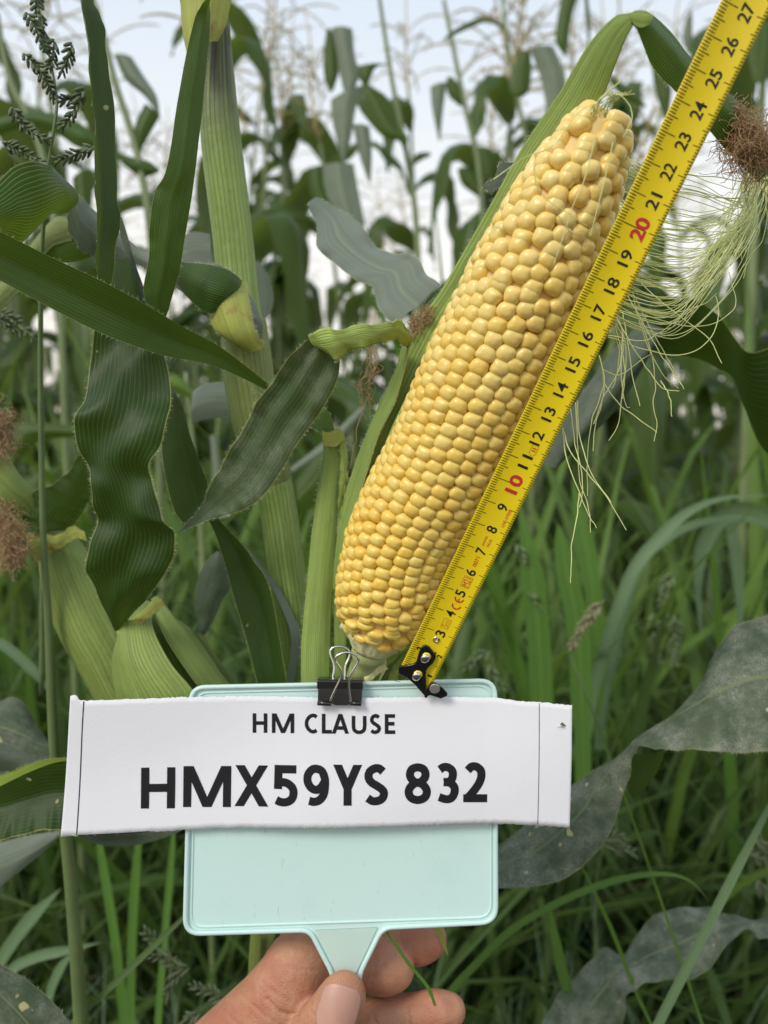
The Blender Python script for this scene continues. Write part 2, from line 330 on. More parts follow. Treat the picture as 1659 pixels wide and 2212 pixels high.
def leaf(name, parent, A, B, mat, dA, dB=None, belly=0.0, fold=0.0, ruffle=0.0, rf=5, n=56, m=14, hair=0, hl=0.0016, label=None, thick=0, cf=None, seed=1, shape=None):
    """blade between two edges; A, B lists of (x, y); dA, dB depths in metres: number, (start, end) or list"""
    def withd(P, d):
        if cf: P = [cf(*q) for q in P]
        if not hasattr(d, '__len__'): d = (d, d)
        ds = spline([(q,) for q in d], len(P)) if len(d) != len(P) else [(q,) for q in d]
        return [(*q, e[0]) for q, e in zip(P, ds)]
    if dB is None: dB = dA
    a = [V(*q) for q in spline(withd(A, dA), n)]; b = [V(*q) for q in spline(withd(B, dB), n)]
    vs = []; uvs = []; L = 0; rg = random.Random(seed); ph1, ph2 = rg.uniform(0, 6), rg.uniform(0, 6)
    for i in range(n):
        ce = (a[i]+b[i])/2; pc = (a[max(i-1, 0)]+b[max(i-1, 0)])/2; L += (ce-pc).length
        t = ((a[min(i+1, n-1)]+b[min(i+1, n-1)])-(a[max(i-1, 0)]+b[max(i-1, 0)])).normalized()
        ac = b[i]-a[i]; w_ = ac.length; nn = t.cross(ac).normalized() if w_ > 1e-6 else -FWD
        if nn.dot(ce-CAM) > 0: nn = -nn
        env = min(1, w_/0.02)
        for j in range(m+1):
            u = j/m; s = abs(2*u-1)
            o = belly*math.sin(PI*u)*env - fold*(1-s)**1.0*env
            if shape: o += shape(i/(n-1), u)*env
            ph = ph1 if u < .5 else ph2
            o += ruffle*(s**2.2)*env*(math.sin(i/(n-1)*rf*2*PI+ph)+0.5*math.sin(i/(n-1)*rf*4.7*PI+ph*2))
            o += env*0.0006*noise.noise(Vector((u*3+seed*7, L*60, seed)))
            vs.append(a[i].lerp(b[i], u)+nn*o); uvs.append((u, L))
    fs = []
    for i in range(n-1):
        for j in range(m):
            k = i*(m+1)+j; fs.append((k, k+1, k+m+2, k+m+1))
    # face the side of the camera = front
    q0 = (n//2)*(m+1)+m//2
    nrm = (vs[q0+1]-vs[q0]).cross(vs[q0+m+1]-vs[q0])
    if nrm.dot(vs[q0]-CAM) > 0: fs = [f[::-1] for f in fs]
    o = link(name, mesh(name, vs, fs, mat, uvs), parent)
    if thick:
        md = o.modifiers.new('thickness', 'SOLIDIFY'); md.thickness = thick; md.offset = -1
    if label: o['label'] = label
    if hair:
        ea = [vs[i*(m+1)] for i in range(n)]; eb = [vs[i*(m+1)+m] for i in range(n)]
        oa = [(x-y) for x, y in zip(ea, eb)]
        mbn = max(2, hair//2)
        hairs(o, ea, mbn, hl, oa); hairs(o, eb, mbn, hl, [-q for q in oa])
    return o
def stem(name, parent, pts, mat, n=40, sides=20, cf=None, taper=None, label=None, hair=0, lobes=0):
    """pts: (x, y, depth, radius in the photo's pixels)"""
    if cf: pts = [(*cf(q[0], q[1]), q[2], q[3]) for q in pts]
    S = spline(pts, n); W = [V(q[0], q[1], q[2]) for q in S]; rad = [max(0.0001, q[3]*q[2]/F_) for q in S]
    mb = MB().tube(W, rad, sides); o = mb.build(name, mat, parent)
    if label: o['label'] = label
    if hair:
        sg = [Wp + RIGHT*r for Wp, r in zip(W, rad)]; sh = [Wp - RIGHT*r for Wp, r in zip(W, rad)]
        hairs(o, sg, hair//2, 0.0016, [RIGHT]*n); hairs(o, sh, hair//2, 0.0016, [-RIGHT]*n)
    return o
def cM(sc, ox, oy): return lambda x, y: ((ox+x*sc)*.54004, (oy+y*sc)*.54004)
c2 = cM(.9645, 0, 0); c3 = cM(.9645, 0, 1200); c46 = cM(.7231, 1200, 1150); c16 = cM(.7233, 900, 0); c26 = cM(.7233, 2100, 900)
c36 = cM(.7213, 0, 2500); c7 = cM(.6462, 2000, 0); c8 = cM(.8122, 1900, 2300); cH = cM(.7836, 700, 3600); c4 = cM(.7836, 700, 2400)
cK = cM(.1808, 1550, 2450); c6 = cM(.6028, 1500, 1700); c1 = cM(1.1284, 1200, 300)

# ------------------------------------------------------------------ ground
gm = MB(); N = 40
for j in range(N+1):
    for i in range(N+1):
        x = (i/N-.5); y = (j/N-.5); x = math.copysign(abs(2*x)**2.5, x)*200; y = math.copysign(abs(2*y)**2.5, y)*200
        gm.v.append(Vector((x, y, 0.03*noise.noise(Vector((x*1.3, y*1.3, 0)))))); gm.u.append((x, y))
for j in range(N):
    for i in range(N): k = j*(N+1)+i; gm.f.append((k, k+1, k+N+2, k+N+1))
tag(gm.build('ground', M['soil']), kind='structure')

# ------------------------------------------------------------------ background maize
def maize_meshes(seed, H):
    rg = random.Random(seed); out = []
    lean = Vector((rg.uniform(-.10, .10), rg.uniform(-.05, .05), 0)); nst = 18
    sp = [Vector((lean.x*H*(k/nst)**1.6, lean.y*H*(k/nst)**1.6, H*0.86*k/nst)) for k in range(nst+1)]
    mb = MB().tube(sp, [0.013*(1-0.62*k/nst) for k in range(nst+1)], 8); out.append(('stalk', mb, M['farstalk']))
    az = rg.uniform(0, PI); nl = 11
    for k in range(nl):
        f = 0.16+0.80*k/(nl-1); j = f*nst; a0 = int(min(j, nst-1)); base = sp[a0].lerp(sp[a0+1], j-a0)
        a = az + PI*k + rg.uniform(-.5, .5); L = rg.uniform(.50, .78)*(1-0.35*abs(f-.5)*2*(1 if f > .5 else .5)); W = rg.uniform(.075, .105)*(0.7 if f > .9 else 1)
        el = rg.uniform(.95, 1.25); droop = rg.uniform(1.7, 3.2); d = Vector((math.cos(a), math.sin(a), 0)); ns = 16
        pts = [base]; ang = el; wd = [0.02]; tw = rg.uniform(-1.2, 1.2); sv = []
        kink = rg.uniform(.22, .55); droop *= 1.25
        for q in range(1, ns+1):
            t = q/ns; ang -= droop/ns*(2.2 if abs(t-kink) < .1 else .8)
            ang = max(ang, -1.45)
            pts.append(pts[-1]+(d*math.cos(ang)+Vector((0, 0, 1))*math.sin(ang))*L/ns)
            wd.append(W*min(1, t*5+.3)*(1-t**3.0)+.002)
        side = d.cross(Vector((0, 0, 1)))
        for q in range(ns+1):
            t = q/ns; tt = (pts[min(q+1, ns)]-pts[max(q-1, 0)]).normalized(); sv.append(Matrix.Rotation(tw*t, 3, tt) @ side)
        mb = MB(); n5 = len(pts); Ls = 0
        for i in range(n5):
            t = (pts[min(i+1, n5-1)]-pts[max(i-1, 0)]).normalized(); s_ = sv[i]; nn = t.cross(s_).normalized(); Ls += L/ns
            for u in (-1, -.5, 0, .5, 1):
                z = (abs(u)-.5)*wd[i]*.28 + (u*u)*0.008*math.sin(i*1.3+seed+u*2)
                mb.v.append(pts[i]+s_*u*wd[i]/2+nn*z); mb.u.append(((u+1)/2, Ls))
        for i in range(n5-1):
            for u in range(4): b_ = i*5+u; mb.f.append((b_, b_+1, b_+6, b_+5))
        out.append(('leaf', mb, M['farleaf']))
    mb = MB(); top = sp[-1]; d0 = (sp[-1]-sp[-2]).normalized(); TL = H*.14
    c_ = [top+d0*TL*q/6+Vector((0.012*math.sin(q), 0, 0)) for q in range(7)]
    mb.tube(c_, [.0045*(1-q/9) for q in range(7)], 5)
    branches = [(c_[3:], None)]
    nb = rg.randint(12, 17)
    for k in range(nb):
        f = (k/nb)*.65; j = f*6; a0 = int(j); bs = c_[a0].lerp(c_[a0+1], j-a0); a = k*2.4+rg.uniform(-.3, .3)
        d = Vector((math.cos(a), math.sin(a), 0)); ang = rg.uniform(.85, 1.25); L = rg.uniform(.14, .26)*(1-.3*f); dr = rg.uniform(.8, 2.0)
        pts = [bs]
        for q in range(8):
            ang -= dr/8; pts.append(pts[-1]+(d*math.cos(ang)+Vector((0, 0, 1))*math.sin(ang))*L/8)
        mb.tube(pts, [.0018]*8+[.0008], 4, False)
        for q in range(34):
            t = (q+.5)/34*7.9+.05; i0 = int(t); pq = pts[i0].lerp(pts[i0+1], t-i0); dd = (pts[i0+1]-pts[i0]).normalized()
            o = dd.orthogonal().normalized(); o = Matrix.Rotation(rg.uniform(0, 6.28), 3, dd) @ o
            e = pq+(dd*.8+o*.45+Vector((0, 0, -.25)))*.012; b0 = len(mb.v); s_ = dd.cross(o)*.0018; md_ = pq.lerp(e, .5)
            mb.v += [pq, md_+s_, e, md_-s_]; mb.u += [(0, 0)]*4; mb.f.append((b0, b0+1, b0+2, b0+3))
    out.append(('tassel', mb, M['tassel']))
    return out
protos = []
for s in range(6):
    parts = []
    H = (2.5, 2.75, 2.6, 2.85, 2.55, 2.7)[s]
    for nm, mb, mt in maize_meshes(100+s, H): parts.append((nm, mesh(nm, mb.v, mb.f, mt, mb.u)))
    # the joined mesh for the distant ones
    vs, fs, us, mi = [], [], [], []; mats = [M['farstalk'], M['farleaf'], M['tassel']]
    for nm, mb, mt in maize_meshes(100+s, H):
        b0 = len(vs); vs += mb.v; us += mb.u; fs += [tuple(q+b0 for q in f) for f in mb.f]; mi += [mats.index(mt)]*len(mb.f)
    jm = mesh('maize_plant', vs, fs, None, us)
    for mt in mats: jm.materials.append(mt)
    jm.polygons.foreach_set('material_index', mi)
    protos.append((parts, jm))
def put_maize(x, y, k, rz, sc, label, detail=True):
    parts, jm = protos[k]
    if detail:
        e = empty('maize_plant', (x, y, 0), label, 'maize plant', 'maize plants growing behind the cob')
        e.rotation_euler.z = rz; e.scale = (sc,)*3
        for nm, me in parts:
            o = bpy.data.objects.new(nm, me); C.objects.link(o); o.parent = e
    else:
        e = bpy.data.objects.new('maize_plant', jm); C.objects.link(e); e.location = (x, y, 0); e.rotation_euler.z = rz; e.scale = (sc,)*3
        tag(e, label, 'maize plant', 'maize plants in the far rows')
rg = random.Random(5)
near = [(-.86, 2.05, 0, 'maize plant with pale tassel behind the left leaves, left of the thick stalk'),
        (-.36, 2.35, 1, 'maize plant with spreading tassel just right of the thick stalk'),
        (-.10, 1.45, 3, 'leafy maize plant with broad hanging grey leaves between stalk and cob'),
        (.16, 2.25, 4, 'maize plant with thin bent top leaves left of the cob tip'),
        (.46, 2.0, 2, 'maize plant with dark narrow leaves behind the cob tip'),
        (.80, 2.2, 5, 'maize plant with tassel behind the top of the tape'),
        (-1.25, 2.4, 2, 'maize plant at the far left edge of the view'),
        (.98, 1.75, 1, 'maize plant at the right edge beyond the pale silk'),
        (-.52, 1.6, 2, 'maize plant with stem rising between the two upright left leaves'),
        (.34, 1.55, 0, 'maize plant with hanging leaf just left of the cob husk')]
for i, (x, y, k, lb) in enumerate(near): put_maize(x, y, k, (i*1.7) % 6.28, (1, .92, .80, .95, .93, .97, .95, .9, .88, .78)[i], lb)
for k in range(16):
    x = -1.15+k*.155+rg.uniform(-.05, .05); y = rg.uniform(1.95, 2.5); put_maize(x, y, rg.randrange(6), rg.uniform(0, 6.28), rg.uniform(.86, 1.0), 'slender tasselled maize plant in the second row, blurred', True)
y = 2.7; r = 0
while y < 9.5:
    x = -y*.62
    while x < y*.62:
        xx = x+rg.uniform(-.06, .06); yy = y+rg.uniform(-.12, .12)
        put_maize(xx, yy, rg.randrange(6), rg.uniform(0, 6.28), rg.uniform(.86, 1.0),
                  'slender tasselled maize plant in the second row, blurred' if y < 3.5 else 'distant maize plant in the far rows, a blur of leaves', y < 3.5)
        x += rg.uniform(.24, .34)*(1 if y < 5 else 1.35)
    y += .72; r += 1

# nearer plants whose hanging leaves can be told apart
def maize_stem(parent, P, d, cf, w0):
    S = spline([(*cf(*q), d, w0) for q in P], 24); W = [V(*q[:3]) for q in S]; e = W[-1]; g = Vector((e.x+(e.x-W[-3].x)*.6, e.y, 0)); W += [e.lerp(g, t) for t in (.25, .5, .75, 1)]
    MB().tube(W, [w0*d/F_*(.65+.35*min(1, i/20)) for i in range(len(W))], 8).build('stalk', M['farstalk'], parent)
def bleaf(parent, A, B, d, cf, mt='farleaf', **k): return leaf('leaf', parent, A, B, M[mt], d, d if not hasattr(d, '__len__') else d, belly=.006, cf=cf, n=24, m=6, **k)
def at_ground(x, y, d): q = V(x, y, d); return Vector((q.x, q.y, 0))
K1 = empty('maize_plant', at_ground(900, 1000, 1.2), 'leafy maize plant with wide grey leaves hanging between the thick stalk and the cob', 'maize plant')
maize_stem(K1, [(850, -40), (885, 200), (930, 480), (1000, 830), (1050, 1150), (1070, 1500)], 1.25, c16, 6.4)
for A, B, mt in [([(562, 158), (545, 300), (550, 430), (585, 520)], [(590, 168), (622, 300), (628, 400), (600, 500)], 'farleaf'), ([(590, 155), (612, 300), (650, 480), (672, 540)], [(705, 160), (718, 300), (742, 420), (690, 540)], 'fargrey'),
                 ([(585, 550), (590, 650), (620, 790), (652, 915)], [(775, 465), (725, 600), (702, 740), (662, 915)], 'fargrey'), ([(770, 470), (730, 570), (800, 680), (880, 760), (960, 780), (990, 840)], [(800, 470), (900, 540), (945, 650), (975, 720), (1012, 760), (1002, 835)], 'farleaf'),
                 ([(465, 940), (470, 1060), (520, 1180), (560, 1300)], [(540, 915), (560, 1060), (620, 1180), (640, 1300)], 'farleaf'), ([(530, 912), (545, 1060), (600, 1200), (650, 1320)], [(712, 905), (738, 1060), (765, 1200), (760, 1310)], 'fargrey'),
                 ([(705, 690), (740, 850), (790, 1000)], [(800, 700), (812, 850), (806, 1020)], 'fargrey'), ([(720, 370), (740, 430), (770, 480)], [(900, 355), (830, 380), (790, 480)], 'farleaf')]:
    bleaf(K1, A, B, 1.2, c16, mt)
K2 = empty('maize_plant', at_ground(1010, 1000, 1.5), 'slim maize plant with bent top leaf, just left of the cob husk', 'maize plant')
maize_stem(K2, [(1210, 0), (1260, 250), (1330, 600), (1400, 900), (1430, 1300)], 1.5, c16, 6.4)
for A, B, mt in [([(1135, 480), (1145, 600), (1180, 770)], [(1228, 455), (1205, 620), (1190, 790)], 'fargrey'), ([(1225, 430), (1232, 520), (1300, 590)], [(1262, 428), (1312, 500), (1316, 592)], 'farleaf'),
                 ([(1385, 820), (1395, 900), (1440, 1000)], [(1470, 820), (1490, 900), (1470, 1010)], 'farleaf'), ([(1285, 935), (1310, 1020), (1400, 1090)], [(1330, 925), (1400, 980), (1415, 1095)], 'farleaf'), ([(1020, 915), (1060, 850), (1130, 840)], [(1030, 925), (1080, 890), (1140, 860)], 'farleaf')]:
    bleaf(K2, A, B, 1.5, c16, mt)
K3 = empty('maize_plant', at_ground(1180, 1000, 1.3), 'maize plant with round-tipped dark leaf beside the cob tip husk', 'maize plant')
maize_stem(K3, [(1530, -40), (1550, 150), (1590, 400), (1640, 650), (1720, 1000)], 1.35, c16, 5.2)
for A, B, mt, cf in [([(1200, 222), (1290, 150), (1430, 98), (1550, 150)], [(1215, 225), (1310, 175), (1440, 125), (1548, 162)], 'farleaf', c16), ([(120, 315), (62, 470), (60, 560), (90, 605)], [(190, 330), (195, 450), (180, 560), (130, 605)], 'farleaf', c7),
                     ([(180, 300), (240, 450), (275, 600), (285, 740)], [(330, 285), (400, 450), (400, 600), (350, 730)], 'fargrey', c7), ([(380, -30), (350, 150), (345, 260), (400, 350)], [(485, -30), (440, 130), (425, 260), (408, 345)], 'farleaf', c7), ([(520, -20), (535, 150), (545, 320)], [(545, -20), (560, 150), (550, 320)], 'farleaf', c7)]:
    bleaf(K3, A, B, 1.3, cf, mt)
K4 = empty('maize_plant', at_ground(270, 1000, .9), 'pale-stemmed maize plant between the two upright leaves at the left', 'maize plant')
maize_stem(K4, [(370, -60), (430, 150), (480, 350), (560, 600), (610, 850), (640, 1150)], .95, c2, 8.7)
for A, B, mt in [([(475, 235), (520, 330), (600, 400), (650, 470)], [(545, 235), (600, 320), (650, 400), (665, 490)], 'fargrey'), ([(600, 430), (560, 520), (555, 640)], [(665, 480), (620, 560), (575, 645)], 'farleaf'), ([(480, 640), (520, 690), (590, 735), (660, 715)], [(500, 635), (560, 655), (620, 670), (665, 705)], 'leafbright'),
                 ([(300, 740), (310, 850), (350, 960)], [(380, 700), (385, 800), (370, 950)], 'farleaf')]:
    bleaf(K4, A, B, .95, c2, mt)
K5 = empty('maize_plant', at_ground(20, 1000, .85), 'maize plant with thick curved stem behind the weed at the left edge', 'maize plant')
maize_stem(K5, [(-10, 60), (20, 250), (60, 380), (110, 470), (180, 660), (240, 1000)], .85, c2, 8.1)
for A, B in [([(-60, 510), (0, 488), (130, 460), (250, 478), (340, 515), (395, 570)], [(-60, 570), (0, 560), (120, 530), (240, 560), (320, 610), (395, 615)])]: bleaf(K5, A, B, .85, c2, 'leafbright')
K6 = empty('maize_plant', at_ground(1640, 1000, 1.1), 'maize plant right of the tape top with dark drooping leaf', 'maize plant')
maize_stem(K6, [(1640, 380), (1620, 600), (1600, 900), (1580, 1200)], 1.2, c7, 10.4)
for A, B, mt in [([(1560, 180), (1540, 350), (1570, 520)], [(1700, 120), (1690, 350), (1640, 540)], 'farleaf'), ([(930, 330), (960, 560), (1020, 740)], [(1010, 420), (1060, 560), (1040, 740)], 'farleaf'), ([(660, 480), (760, 600), (900, 670)], [(690, 470), (820, 560), (905, 655)], 'farleaf'), ([(1150, 120), (1130, 230), (1160, 330)], [(1190, 60), (1190, 230), (1175, 330)], 'fargrey')]:
    bleaf(K6, A, B, 1.15, c7, mt)
K7 = empty('maize_plant', at_ground(560, 1100, .8), 'small leaves of a maize plant low behind the thick stalk', 'maize plant')
maize_stem(K7, [(770, 300), (800, 600), (830, 900), (850, 1300)], .85, c3, 7.0)
for A, B, mt in [([(710, 300), (760, 330), (830, 420)], [(700, 380), (770, 400), (830, 440)], 'grassbright'), ([(40, 700), (60, 520), (180, 510), (310, 520)], [(60, 690), (140, 600), (220, 575), (310, 570)], 'farleaf'), ([(1200, 700), (1350, 580), (1500, 440)], [(1220, 720), (1380, 620), (1520, 460)], 'fargrey'),
                 ([(870, 560), (890, 800), (920, 900)], [(900, 560), (930, 800), (950, 900)], 'fargrey'), ([(1230, 750), (1300, 640), (1350, 620)], [(1240, 900), (1330, 830), (1380, 700)], 'farleaf')]:
    bleaf(K7, A, B, .8, c3, mt)

# ------------------------------------------------------------------ grass
def grass_field(name, n, yr, hr, wr, mat, seed, lab, xs=.62, bend=(.3, 1.2)):
    rg = random.Random(seed); mb = MB()
    for i in range(n):
        y = yr[0]+(yr[1]-yr[0])*rg.random()**1.3; x = rg.uniform(-xs, xs)*(y+.25)
        h = rg.uniform(*hr); a = rg.uniform(0, 2*PI); d = Vector((math.cos(a), math.sin(a), 0)); W = rg.uniform(*wr)
        if y-h*.35 < .55 and d.y < 0: d.y = -d.y
        ns = 7; pts = [Vector((x, y, 0))]; ang = rg.uniform(1.3, 1.55); dr = rg.uniform(*bend)
        for q in range(ns):
            ang -= dr*(q/ns)*2/ns; pts.append(pts[-1]+(d*math.cos(ang)+Vector((0, 0, 1))*math.sin(ang))*h/ns)
        side = d.cross(Vector((0, 0, 1))); side = (side+Vector((rg.uniform(-.6, .6), rg.uniform(-.6, .6), 0))).normalized()
        wd = [W*(.7, .9, 1, 1, .9, .75, .45, .04)[q] for q in range(ns+1)]
        mb.ribbon(pts, wd, side, .3)
    return tag(mb.build(name, mat), lab, None, None, 'stuff')
grass_field('grass', 6500, (.8, 4.2), (.55, 1.15), (.009, .020), M['grass'], 1, 'tall dense green grass filling the ground between the maize', bend=(.3, 1.6))
grass_field('tall_grass', 520, (.9, 2.8), (1.1, 1.6), (.014, .030), M['grassbright'], 2, 'taller broad bright green grass standing above the rest', bend=(.2, 1.5))
grass_field('low_grass', 6500, (.65, 2.2), (.35, .8), (.004, .010), M['grassblue'], 3, 'fine low pale grass between the broader blades', bend=(.3, 2.2))
grass_field('broad_grass', 1000, (.85, 3.4), (.9, 1.35), (.020, .042), M['grass'], 4, 'broad dark grass blades behind the sign', bend=(.6, 2.6))

M['grassdry'] = leafmat('dry_grass', (0.22, 0.19, 0.09), (0.2, 0.18, 0.1), lines=8, rib=(0.3, 0.26, 0.14), ribw=0.06, trans=0.2, rough=0.6, edge=None, perinst=True)
grass_field('dry_grass', 420, (.8, 3.2), (.5, 1.1), (.003, .008), M['grassdry'], 9, 'scattered dry tan grass blades among the green', bend=(.8, 2.6))
def blade_tuft(label, strips, mat, group=None, cat='grass'):
    """strips: (points (x,y), depth, width px)"""
    e = empty('grass_tuft', V(*strips[0][0][0], strips[0][1]), label, cat, group)
    for P, d, wpx in strips:
        dd = d if hasattr(d, '__len__') else (d, d)
        S = spline([(x, y, dd[0]+(dd[1]-dd[0])*i/(len(P)-1)) for i, (x, y) in enumerate(P)], 26)
        pts = [V(*q) for q in S]; W = wpx*d/F_ if not hasattr(d, '__len__') else wpx*d[0]/F_
        wd = [W*min(1, (25-q)/9+.03)*(1 if q > 3 else .75) for q in range(26)]
        sv = [((pts[min(q+1, 25)]-pts[max(q-1, 0)]).cross(FWD)).normalized()+FWD*.35 for q in range(26)]
        MB().ribbon(pts, wd, sv, .35).build('blade', mat, e)
    return e
X = lambda cf, P: [cf(*q) for q in P]
blade_tuft('pale grass tuft with two long blades arching right, beside the tape', [
    (X(c26, [(330, 2900), (400, 2500), (480, 2212), (600, 1900), (750, 1720), (900, 1590), (1100, 1510), (1400, 1495)]), .72, 24),
    (X(c26, [(400, 2900), (470, 2500), (560, 2100), (640, 1870), (760, 1750), (900, 1670), (1050, 1630), (1200, 1610), (1420, 1660)]), .74, 20)], M['grassblue'])
blade_tuft('grass tuft with broad blades drooping at the right edge', [
    (X(c26, [(1500, 1700), (1300, 1600), (1150, 1580), (1040, 1650), (965, 1800), (950, 2000), (980, 2300)]), .8, 44),
    (X(c26, [(1600, 1800), (1300, 1610), (1140, 1640), (1160, 1850), (1180, 2100), (1200, 2350)]), .84, 36)], M['grassblue'])
blade_tuft('bright green upright broad grass blades right of the tape end', [
    (X(c26, [(330, 3300), (310, 2500), (290, 2212), (240, 1950), (200, 1750), (180, 1650)]), .66, 46),
    (X(c26, [(100, 3200), (90, 2500), (60, 2100), (20, 1800), (-40, 1500)]), .7, 50),
    (X(c26, [(420, 2900), (400, 2300), (360, 1900), (300, 1600), (260, 1400)]), .78, 36)], M['grassbright'])
blade_tuft('slim grass blade arching low across the lower right', [
    (X(c8, [(-300, 2300), (-150, 2080), (0, 1920), (150, 1770), (300, 1670), (500, 1570), (700, 1500), (900, 1470), (1050, 1500), (1150, 1600)]), .46, 15)], M['grassbright'])
blade_tuft('stiff straight grey-green grass blade crossing the lower right corner', [
    (X(c8, [(850, 2350), (900, 2212), (1080, 1860), (1220, 1580), (1443, 1150), (1600, 850)]), .44, 20)], M['grassblue'])
blade_tuft('thin grass stalks leaning left in front of the fallen leaf', [
    (X(c8, [(1180, 2350), (1120, 2212), (1000, 1850), (880, 1500), (720, 1040), (640, 820)]), .47, 6),
    (X(c8, [(900, 2280), (780, 2020), (680, 1760), (560, 1500), (480, 1350)]), .48, 9),
    (X(c8, [(560, 2400), (470, 2100), (400, 1800), (360, 1600)]), .5, 22)], M['grassbright'])
blade_tuft('upright green grass blades at the lower left below the label', [
    (X(c36, [(800, 2900), (700, 2212), (640, 1700), (560, 1230), (520, 1000)]), .62, 26),
    (X(c36, [(740, 2900), (730, 2212), (740, 1700), (770, 1230), (800, 1000)]), .66, 24),
    (X(c36, [(840, 2900), (880, 2212), (920, 1700), (960, 1230), (960, 1050)]), .6, 18)], M['grassbright'])
blade_tuft('dark grass blade slanting up to the mint board', [
    (X(c36, [(350, 2300), (430, 2180), (600, 2020), (800, 1830), (1020, 1620), (1150, 1490)]), .44, 14)], M['grass'])
blade_tuft('pale grass blades bent over at the lower left', [
    (X(c36, [(-60, 2100), (60, 1920), (200, 1840), (380, 1800), (560, 1760)]), .6, 22),
    (X(c36, [(240, 2300), (280, 2050), (340, 1900), (420, 1800)]), .58, 22),
    (X(c36, [(-80, 2000), (80, 1750), (200, 1600), (340, 1460)]), .64, 30),
    (X(c36, [(-60, 60), (60, 140), (180, 250), (300, 400)]), .52, 22)], M['grassblue'])

# ------------------------------------------------------------------ seed-head weeds
def weed(label, stempts, racemes, mat, r0=5, nsp=26, cf=None):
    if cf: stempts = [(*cf(q[0], q[1]), *q[2:]) for q in stempts]; racemes = [([cf(*q) for q in P], d) for P, d in racemes]
    e = empty('barnyard_grass', V(*stempts[-1][:3]), label, 'weed', 'seeding weeds')
    S = spline(stempts, 50); MB().tube([V(*q[:3]) for q in S], [q[3]*q[2]/F_ for q in S], 8).build('stem', M['weedstem'], e)
    rg = random.Random(int(stempts[0][0])+7)
    for P, d in racemes:
        W = [V(x, y, d) for x, y in spline(P, 12)]; mb = MB().tube(W, [.0005*d/.33]*11+[.0002], 5)
        Lr = sum((W[i+1]-W[i]).length for i in range(11)); n = max(6, int(Lr/.0008/(d/.33)))
        for k in range(n):
            t = k/n*10.9; i = int(t); q = W[i].lerp(W[i+1], t-i); dr = (W[i+1]-W[i]).normalized()
            o = Matrix.Rotation(k*2.3+rg.uniform(-.4, .4), 3, dr) @ dr.orthogonal().normalized()
            ax = (dr*.75+o*.65).normalized(); s = d/.33*(1-.35*(k/n))
            mb.ball(q+o*.0011*s+ax*.0012*s, basis(ax), .00085*s, .00085*s, .0026*s, 6, 4)
            if rg.random() < .7:
                a = q+ax*.0030*s; b0 = len(mb.v); sd_ = ax.orthogonal().normalized()*.00016*s
                mb.v += [a-sd_, a+sd_, a+ax*.0030*s+o*.0006*s]; mb.u += [(0, 0)]*3; mb.f.append((b0, b0+1, b0+2))
        mb.build('seed_cluster', mat, e)
    return e
weed('tall barnyard grass with dark branching seed head at the upper left', [(75, -20, .34, 2), (100, 90, .34, 2.5), (118, 180, .34, 3), (122, 240, .34, 3.5), (105, 360, .345, 4), (90, 560, .36, 5), (88, 850, .38, 6), (93, 1150, .39, 7), (105, 1350, .40, 9), (117, 1620, .41, 11), (144, 1820, .42, 13), (167, 2090, .43, 15), (185, 2400, .44, 16)],
     [([(76, -30), (80, 20), (92, 70), (104, 115)], .34), ([(62, 30), (80, 65), (98, 110)], .335), ([(118, 90), (112, 130), (108, 150)], .34), ([(56, 118), (85, 150), (110, 190)], .335), ([(85, 150), (105, 185), (118, 215)], .34),
      ([(156, 98), (145, 130), (128, 165)], .34), ([(182, 195), (160, 240), (128, 280)], .34), ([(175, 210), (145, 215), (122, 222)], .345), ([(30, 235), (55, 275), (105, 305)], .34), ([(8, 310), (45, 325), (95, 355)], .34), ([(200, 320), (160, 335), (115, 350)], .34)], M['seed'])
weed('drooping green seed head at the left edge below the long leaf', [(-30, 660, .42, 2), (20, 690, .42, 3), (60, 720, .42, 3), (85, 750, .43, 4), (92, 1000, .44, 5), (90, 1500, .46, 6)], [([(-5, 672), (20, 685), (45, 700), (80, 742)], .42), ([(-10, 690), (15, 700), (50, 722)], .42)], M['seed'])
weed('weed with several green drooping seed heads at the lower left', [(800, 1700, .47, 2), (880, 1800, .47, 3), (1000, 1900, .47, 3), (990, 2100, .48, 4), (940, 2500, .5, 5)],
     [([(880, 1780), (830, 1720), (800, 1690)], .47), ([(960, 1870), (900, 1840), (840, 1830)], .47), ([(1040, 1900), (1000, 1900), (960, 1860)], .47), ([(1000, 1920), (950, 1990), (920, 2080)], .47), ([(1230, 2070), (1150, 2030), (1050, 2000)], .47), ([(1100, 2150), (1040, 2190), (980, 2250)], .47)], M['seed'], cf=c36)
weed('weed with tan seed spike leaning right, right of the label', [(640, 120, .6, 1.5), (560, 230, .6, 1.5), (470, 370, .6, 2), (560, 620, .6, 2.5), (660, 900, .62, 3), (700, 1300, .64, 3)], [([(615, 150), (540, 240), (470, 370)], .6)], M['seedtan'], cf=c8)
weed('weed with knobbly yellow-green seed spikes right of centre', [(960, 0, 1.15, 1.0), (930, 200, 1.15, 1.2), (900, 500, 1.16, 1.4), (900, 900, 1.2, 2)], [([(970, 0), (930, 80), (930, 200)], .85), ([(880, 200), (880, 320), (900, 430)], .85), ([(985, 210), (980, 330), (985, 450)], .85)], M['weedstem'], cf=c8)
weed('weed with pale seed heads beside the lower dark leaf', [(640, 1330, .56, 2), (600, 1500, .58, 2), (590, 1900, .6, 3)], [([(640, 1310), (700, 1290), (735, 1300)], .56), ([(640, 1330), (720, 1350), (790, 1370)], .56)], M['seed'], cf=c8)
